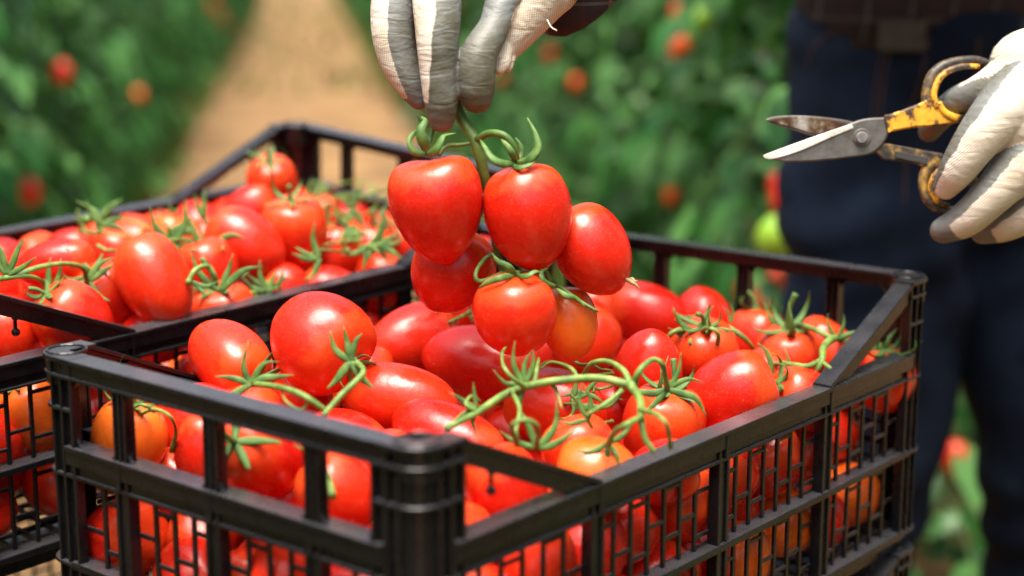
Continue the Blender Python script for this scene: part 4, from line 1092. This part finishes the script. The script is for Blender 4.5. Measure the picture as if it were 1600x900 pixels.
# seams and pocket edges on the jeans, laid on the cloth
from mathutils.bvhtree import BVHTree
bpy.context.view_layer.update()
bv = BVHTree.FromPolygons([v.co.copy() for v in me.vertices], [tuple(p.vertices) for p in me.polygons])
def on_cloth(pxs, d0=1.2, off=.0015):
    out = []
    for px, py in pxs:
        o0 = CAM - Vector((.50, 1.98, 0)); dr = (CF + CR*((px-800)/FPX) - CU*((py-450)/FPX)).normalized()
        h = bv.ray_cast(o0, dr)
        if h[0] is not None: out.append(h[0]-dr*off)
    return out
for pl in ([(1262, 110), (1268, 80), (1292, 55), (1318, 48)], [(1385, 60), (1372, 110), (1366, 160), (1362, 200)], [(1395, 62), (1384, 110), (1378, 160), (1374, 205)],
           [(1452, 60), (1440, 120), (1420, 180), (1416, 240), (1414, 320)], [(1530, 60), (1526, 110), (1520, 160)]):
    P = on_cloth(pl)
    if len(P) > 2: Geo().tube(P, .0007, 6, 5).obj('seam', M['stitch'], person)
def cyl_band(name, z0, z1, cx, cy, rx, ry, mat, tilt=0):
    V = []; Fc = []; n_ = 48
    for (z, k) in ((z0, 1.0), (z0, 1.03), (z1, 1.03), (z1, 1.0)):
        for i in range(n_):
            a = 2*math.pi*i/n_; V.append(PI_ @ Vector((cx+rx*k*math.cos(a), cy+ry*k*math.sin(a), z+tilt*math.sin(a))))
    for j in range(4):
        for i in range(n_): Fc.append((j*n_+i, j*n_+(i+1) % n_, ((j+1) % 4)*n_+(i+1) % n_, ((j+1) % 4)*n_+i))
    return link(name, raw_mesh(name, V, Fc, mat), person)
cyl_band('belt', .968, 1.002, .514, 1.985, .184, .134, M['leather'])
bk = bmesh.new(); bmesh.ops.create_cube(bk, size=1, matrix=Matrix.Translation(PI_ @ Vector((.425, 1.850, .984))) @ Matrix.Rotation(-.25, 4, 'Z') @ Matrix.Diagonal((.05, .006, .036, 1)))
bm_obj('belt_buckle', bk, M['brass'], person, bevel=.002)
# shirt: torso and sleeves
sh_ch = [(L3([(.456, 1.965, 1.060), (.435, 1.95, 1.10), (.41, 1.80, 1.24), (.36, 1.66, 1.34)]), [.134, .126, .12, .085]), (L3([(.575, 1.975, 1.060), (.565, 1.96, 1.10), (.545, 1.82, 1.24), (.53, 1.68, 1.35)]), [.118, .115, .12, .085]),
         (L3([(.44, 1.955, 1.056), (.565, 1.96, 1.056)]), [.122, .122]),
         (L3([shR, shL]), [.075, .075]), (L3([shR, elbR, PT(905, -25, 1.195), PT(862, 18, 1.205)]), [.078, .055, .028, .018]), (L3([shL, elbL, wristL.lerp(elbL, .12)]), [.078, .056, .043])]
grow('shirt', sh_ch, .007, 3, M['plaid'], person, sub=3)
for a, b in ((ankR, 0), (ankL, 0)):
    grow('boot', [(L3([(a[0], a[1]+.03, .055), (a[0]-.005, a[1]-.06, .05), (a[0]-.01, a[1]-.17, .042)]), [.052, .048, .040]), (L3([(a[0], a[1], .08), (a[0], a[1], .19)]), [.052, .052])], .006, 3, M['boot'], person, sub=2)

# ---- glove holding the bunch (his right hand) ----------------------------
r_ = lambda px, d=1.14: px/FPX*d
RI = tuple(CR); LE = tuple(-CR); DN = tuple(-CU)
gch = [
    # front finger (index)
    ([PT(700, -110, 1.17), PT(684, -20, 1.125), PT(684, 45, 1.112), PT(684, 110, 1.112), PT(689, 160, 1.116), PT(690, 186, 1.120)], [r_(40), r_(39), r_(35), r_(28), r_(26), r_(21)], tuple(CR*.9-CF*.15), 1.1, .84, 2.0),
    # next finger, left and behind
    ([PT(668, -110, 1.19), PT(622, -20, 1.145), PT(613, 40, 1.135), PT(622, 90, 1.135), PT(640, 130, 1.135), PT(655, 155, 1.137)], [r_(40), r_(37), r_(34), r_(31), r_(24), r_(17)], tuple(CR*1.0-CF*.1), .35, .88, .8),
    # third finger hidden behind
    ([PT(690, -110, 1.21), PT(650, -10, 1.18), PT(645, 60, 1.17), PT(665, 120, 1.165), PT(684, 150, 1.16)], [r_(38), r_(34), r_(30), r_(25), r_(20)], RI, .0, .7),
    # little finger, folded further up
    ([PT(720, -110, 1.225), PT(690, -40, 1.21), PT(682, 20, 1.20), PT(690, 50, 1.19)], [r_(34), r_(30), r_(26), r_(22)], RI, .0, .7),
    # thumb
    ([PT(812, -20, 1.15), PT(786, 0, 1.135), PT(772, 42, 1.127), PT(746, 90, 1.118), PT(744, 130, 1.118), PT(745, 152, 1.120)], [r_(36), r_(27), r_(25), r_(30), r_(30), r_(25)], tuple(-CR*.8+CU*.1-CF*.35), -.72, .38),
    # web and heel of the hand
    ([PT(742, -130, 1.19), PT(790, -60, 1.17), PT(845, -15, 1.165), PT(885, -45, 1.165)], [r_(70), r_(60), r_(50), r_(42)], LE, .55, 2),
    ([PT(842, -12, 1.155), PT(802, 42, 1.150), PT(784, 85, 1.146)], [r_(52), r_(41), r_(21)], LE, .75, 2),
    # fold of slack knitting
    ([PT(786, 78, 1.138), PT(784, 98, 1.134), PT(780, 108, 1.132)], [r_(15), r_(14), r_(10)], LE, .8, 2),
    ([PT(797, 92, 1.142), PT(794, 108, 1.140)], [r_(9), r_(6)], LE, .8, 2),
    # back of the hand
    ([PT(700, -130, 1.18), PT(760, -150, 1.19), PT(840, -90, 1.18)], [r_(50), r_(62), r_(52)], LE, .9, 2),
]
gch = [([tuple(PI_ @ Vector(p)) for p in c[0]],)+tuple(c[1:]) for c in gch]
gl = grow('glove', gch, .0011, 5, M['glove'], person); coat(gl, gch)
gl['label'] = 'knitted glove with grey coated fingertips pinching the vine'
th = Geo().tube([PI_ @ PT(855, 31, 1.13), PI_ @ PT(861, 42, 1.126), PI_ @ PT(870, 48, 1.122)], .0005, 5, 4).obj('loose_thread', M['glove'], person)

# ---- glove holding the shears (his left hand) ----------------------------
DS = 1.25
q_ = lambda px: px/FPX*DS
hch = [
    # index through the lower ring
    ([PT(1625, 120, 1.235), PT(1575, 165, 1.225), PT(1530, 215, 1.222), PT(1498, 262, 1.228), PT(1478, 292, 1.240)], [q_(52), q_(46), q_(36), q_(29), q_(20)], tuple(-CR*.75+CU*.55+CF*.2), .52, 2),
    # middle
    ([PT(1650, 190, 1.235), PT(1600, 250, 1.230), PT(1550, 305, 1.232), PT(1510, 342, 1.242), PT(1474, 360, 1.256)], [q_(50), q_(42), q_(32), q_(28), q_(21)], tuple(-CR*.65+CU*.75), .42, .80),
    # ring
    ([PT(1700, 230, 1.245), PT(1650, 290, 1.240), PT(1605, 330, 1.245), PT(1570, 352, 1.255), PT(1536, 362, 1.27)], [q_(48), q_(40), q_(32), q_(26), q_(20)], tuple(-CR*.65+CU*.75), .40, .78),
    # little
    ([PT(1740, 250, 1.26), PT(1700, 310, 1.255), PT(1660, 345, 1.262), PT(1620, 362, 1.28)], [q_(44), q_(36), q_(28), q_(20)], tuple(-CR*.65+CU*.75), .40, .78),
    # thumb, its coated side towards us, going through the upper ring
    ([PT(1630, 95, 1.250), PT(1570, 128, 1.242), PT(1528, 146, 1.246), PT(1494, 160, 1.262), PT(1462, 190, 1.285), PT(1452, 205, 1.295)], [q_(58), q_(38), q_(27), q_(24), q_(21), q_(18)], tuple(-CR*.6-CU*.9+CF*.15), -.15, .42),
    # back of the hand and wrist
    ([PT(1590, 190, 1.238), PT(1660, 150, 1.250), PT(1730, 95, 1.275), PT(1775, 60, 1.30)], [q_(64), q_(82), q_(70), q_(56)], tuple(-CR), .92, 2),
    ([PT(1610, 110, 1.246), PT(1680, 90, 1.262)], [q_(66), q_(66)], tuple(-CR), .92, 2),
    ([PT(1620, 250, 1.242), PT(1690, 200, 1.255)], [q_(60), q_(66)], tuple(-CR), .92, 2),
]
hch = [([tuple(PI_ @ Vector(p)) for p in c[0]],)+tuple(c[1:]) for c in hch]
hg = grow('glove', hch, .0012, 5, M['glove2'], person); coat(hg, hch)
hg['label'] = 'knitted glove gripping the shears handles'

# ------------------------------------------------------------------ shears
def SP(px, py, off=0): return PT(px, py, DS + (px-1400)*.00006 + off)
org = SP(1347, 215)
shears = empty('garden_shears', org); tag(shears, 'rusty yellow handled shears gripped by the gloved hand at right', 'shears')
def rel(p): return p-org
def plate(name, poly, off, th_, mat, bevel=.0012):
    bm = bmesh.new(); a = [bm.verts.new(rel(SP(x, y, off))) for x, y in poly]; b = [bm.verts.new(rel(SP(x, y, off+th_))) for x, y in poly]
    bm.faces.new(a); bm.faces.new(b[::-1])
    for i in range(len(poly)):
        j = (i+1) % len(poly); bm.faces.new((a[i], b[i], b[j], a[j]))
    return bm_obj(name, bm, mat, shears, bevel=bevel)
def spl(pts, n=5): return [tuple(p) for p in catmull(pts, n)]
# rear blade with rusty face, running on to the lower handle
up = spl([(1195, 187), (1212, 182), (1250, 180.5), (1295, 184), (1335, 191), (1370, 205)]) + spl([(1384, 232), (1360, 240), (1330, 222), (1300, 210), (1272, 213), (1240, 204), (1212, 195), (1195, 187.5)])[:-1]
plate('blade', up, .0030, .0030, M['steel_dark'])
rf = plate('blade_face', spl([(1203, 188), (1220, 184), (1255, 183), (1295, 187), (1328, 194)])+spl([(1320, 199), (1300, 205), (1274, 209), (1245, 201), (1216, 193)]), .0020, .0011, M['steel_rust'], .0003)
# front blade
lo = spl([(1193, 245), (1240, 226), (1300, 205), (1345, 187), (1385, 183)]) + spl([(1391, 200), (1382, 222), (1362, 240), (1330, 246), (1285, 251), (1240, 253.5), (1210, 251)])
plate('blade', lo, -.0035, .0032, M['steel_dark'])
plate('blade_edge', spl([(1192, 243), (1240, 225), (1298, 204.5), (1330, 194)])+spl([(1334, 200), (1300, 214), (1250, 236), (1210, 248), (1195, 247.5)]), -.0046, .0013, M['steel_bright'], .0004)
# shanks
plate('handle', spl([(1384, 181), (1412, 171), (1440, 160), (1452, 150)])+[(1478, 178), (1508, 187)]+spl([(1500, 192), (1460, 197), (1425, 200), (1392, 206)]), -.0042, .0062, M['yellow'], .0018)
plate('handle', spl([(1364, 233), (1374, 224), (1398, 226), (1440, 234), (1474, 240)])+spl([(1480, 250), (1468, 262), (1448, 262), (1420, 254), (1380, 250)]), -.0010, .0062, M['darkhandle'], .0018)
plate('handle_inlay', [(1398, 236), (1450, 246), (1449, 257), (1398, 246)], -.0022, .0014, M['rubber'], .0003)
plate('collar', [(1381, 180), (1390, 178), (1394, 205), (1388, 208)], -.0052, .0030, M['yellow'], .0004)
# rings
def ring(pts, rad, mat, name, off=0):
    g = Geo(); P = [rel(SP(x, y, off)) for x, y in pts]; g.tube(P, [q_(r) for r in rad], 12, 6, flat=.75, nrm=tuple(-CF)); return g.obj(name, mat, shears)
ring([(1452, 178), (1449, 150), (1456, 122), (1474, 104), (1500, 96), (1530, 95), (1556, 110), (1562, 140), (1548, 168), (1520, 184), (1492, 182)], [11, 10, 10, 9, 8, 7, 7, 8, 9, 9, 9], M['darkhandle'], 'finger_ring')
ring([(1464, 168), (1459, 148), (1466, 126), (1480, 112), (1504, 104), (1530, 104)], [5, 5, 5, 5, 5, 4], M['yellow'], 'ring_liner', -.004)
ring([(1466, 160), (1476, 176), (1494, 185), (1512, 183)], [5, 6, 7, 5], M['yellow'], 'ring_liner', -.004)
ring([(1464, 250), (1450, 262), (1442, 282), (1446, 306), (1460, 322), (1482, 330), (1506, 326), (1522, 300), (1515, 270), (1495, 252), (1476, 246)], [9, 9, 8, 8, 8, 8, 8, 8, 8, 8, 9], M['darkhandle'], 'finger_ring', .002)
ring([(1472, 262), (1458, 278), (1455, 298), (1464, 314), (1482, 322)], [5, 5, 5, 5, 4], M['yellow'], 'ring_liner', -.001)
def disc(name, px, py, r, off, th_, mat):
    n_ = 28; plate(name, [(px+r*math.cos(2*math.pi*k/n_), py+r*math.sin(2*math.pi*k/n_)) for k in range(n_)], off, th_, mat, .0008)
disc('washer', 1347, 215, 14.5, -.0048, .0014, M['steel_dark'])
disc('pivot_bolt', 1347, 215, 9.5, -.0075, .0028, simple('bolt_grey', [(.3, (.10, .10, .10)), (.7, (.22, .21, .20))], 150, .4))

# ------------------------------------------------------------------ leave out fruit that nothing could show
bpy.context.view_layer.update()
dg = bpy.context.evaluated_depsgraph_get(); rs = random.Random(5)
def seen(o):
    c = o.matrix_world.translation; r = max(o.scale)
    for dx, dz in ((0, 0), (-.30, 0), (.30, 0), (0, .2)):
        eye = CAM+Vector((dx, 0, dz)); a = (c-eye).normalized(); s1 = a.orthogonal().normalized(); s2 = a.cross(s1)
        for k in range(28):
            t = rs.uniform(0, 6.28); q = math.sqrt(rs.random())*r*.97
            d = (c+s1*math.cos(t)*q+s2*math.sin(t)*q-eye).normalized()
            h = SC.ray_cast(dg, eye, d)
            if h[0] and h[4].original == o: return True
    return False
gone = [o for o in FILL if not seen(o)]
for o in gone:
    for ch in list(o.children): bpy.data.objects.remove(ch)
    bpy.data.objects.remove(o)
print('left out', len(gone), 'of', len(FILL))
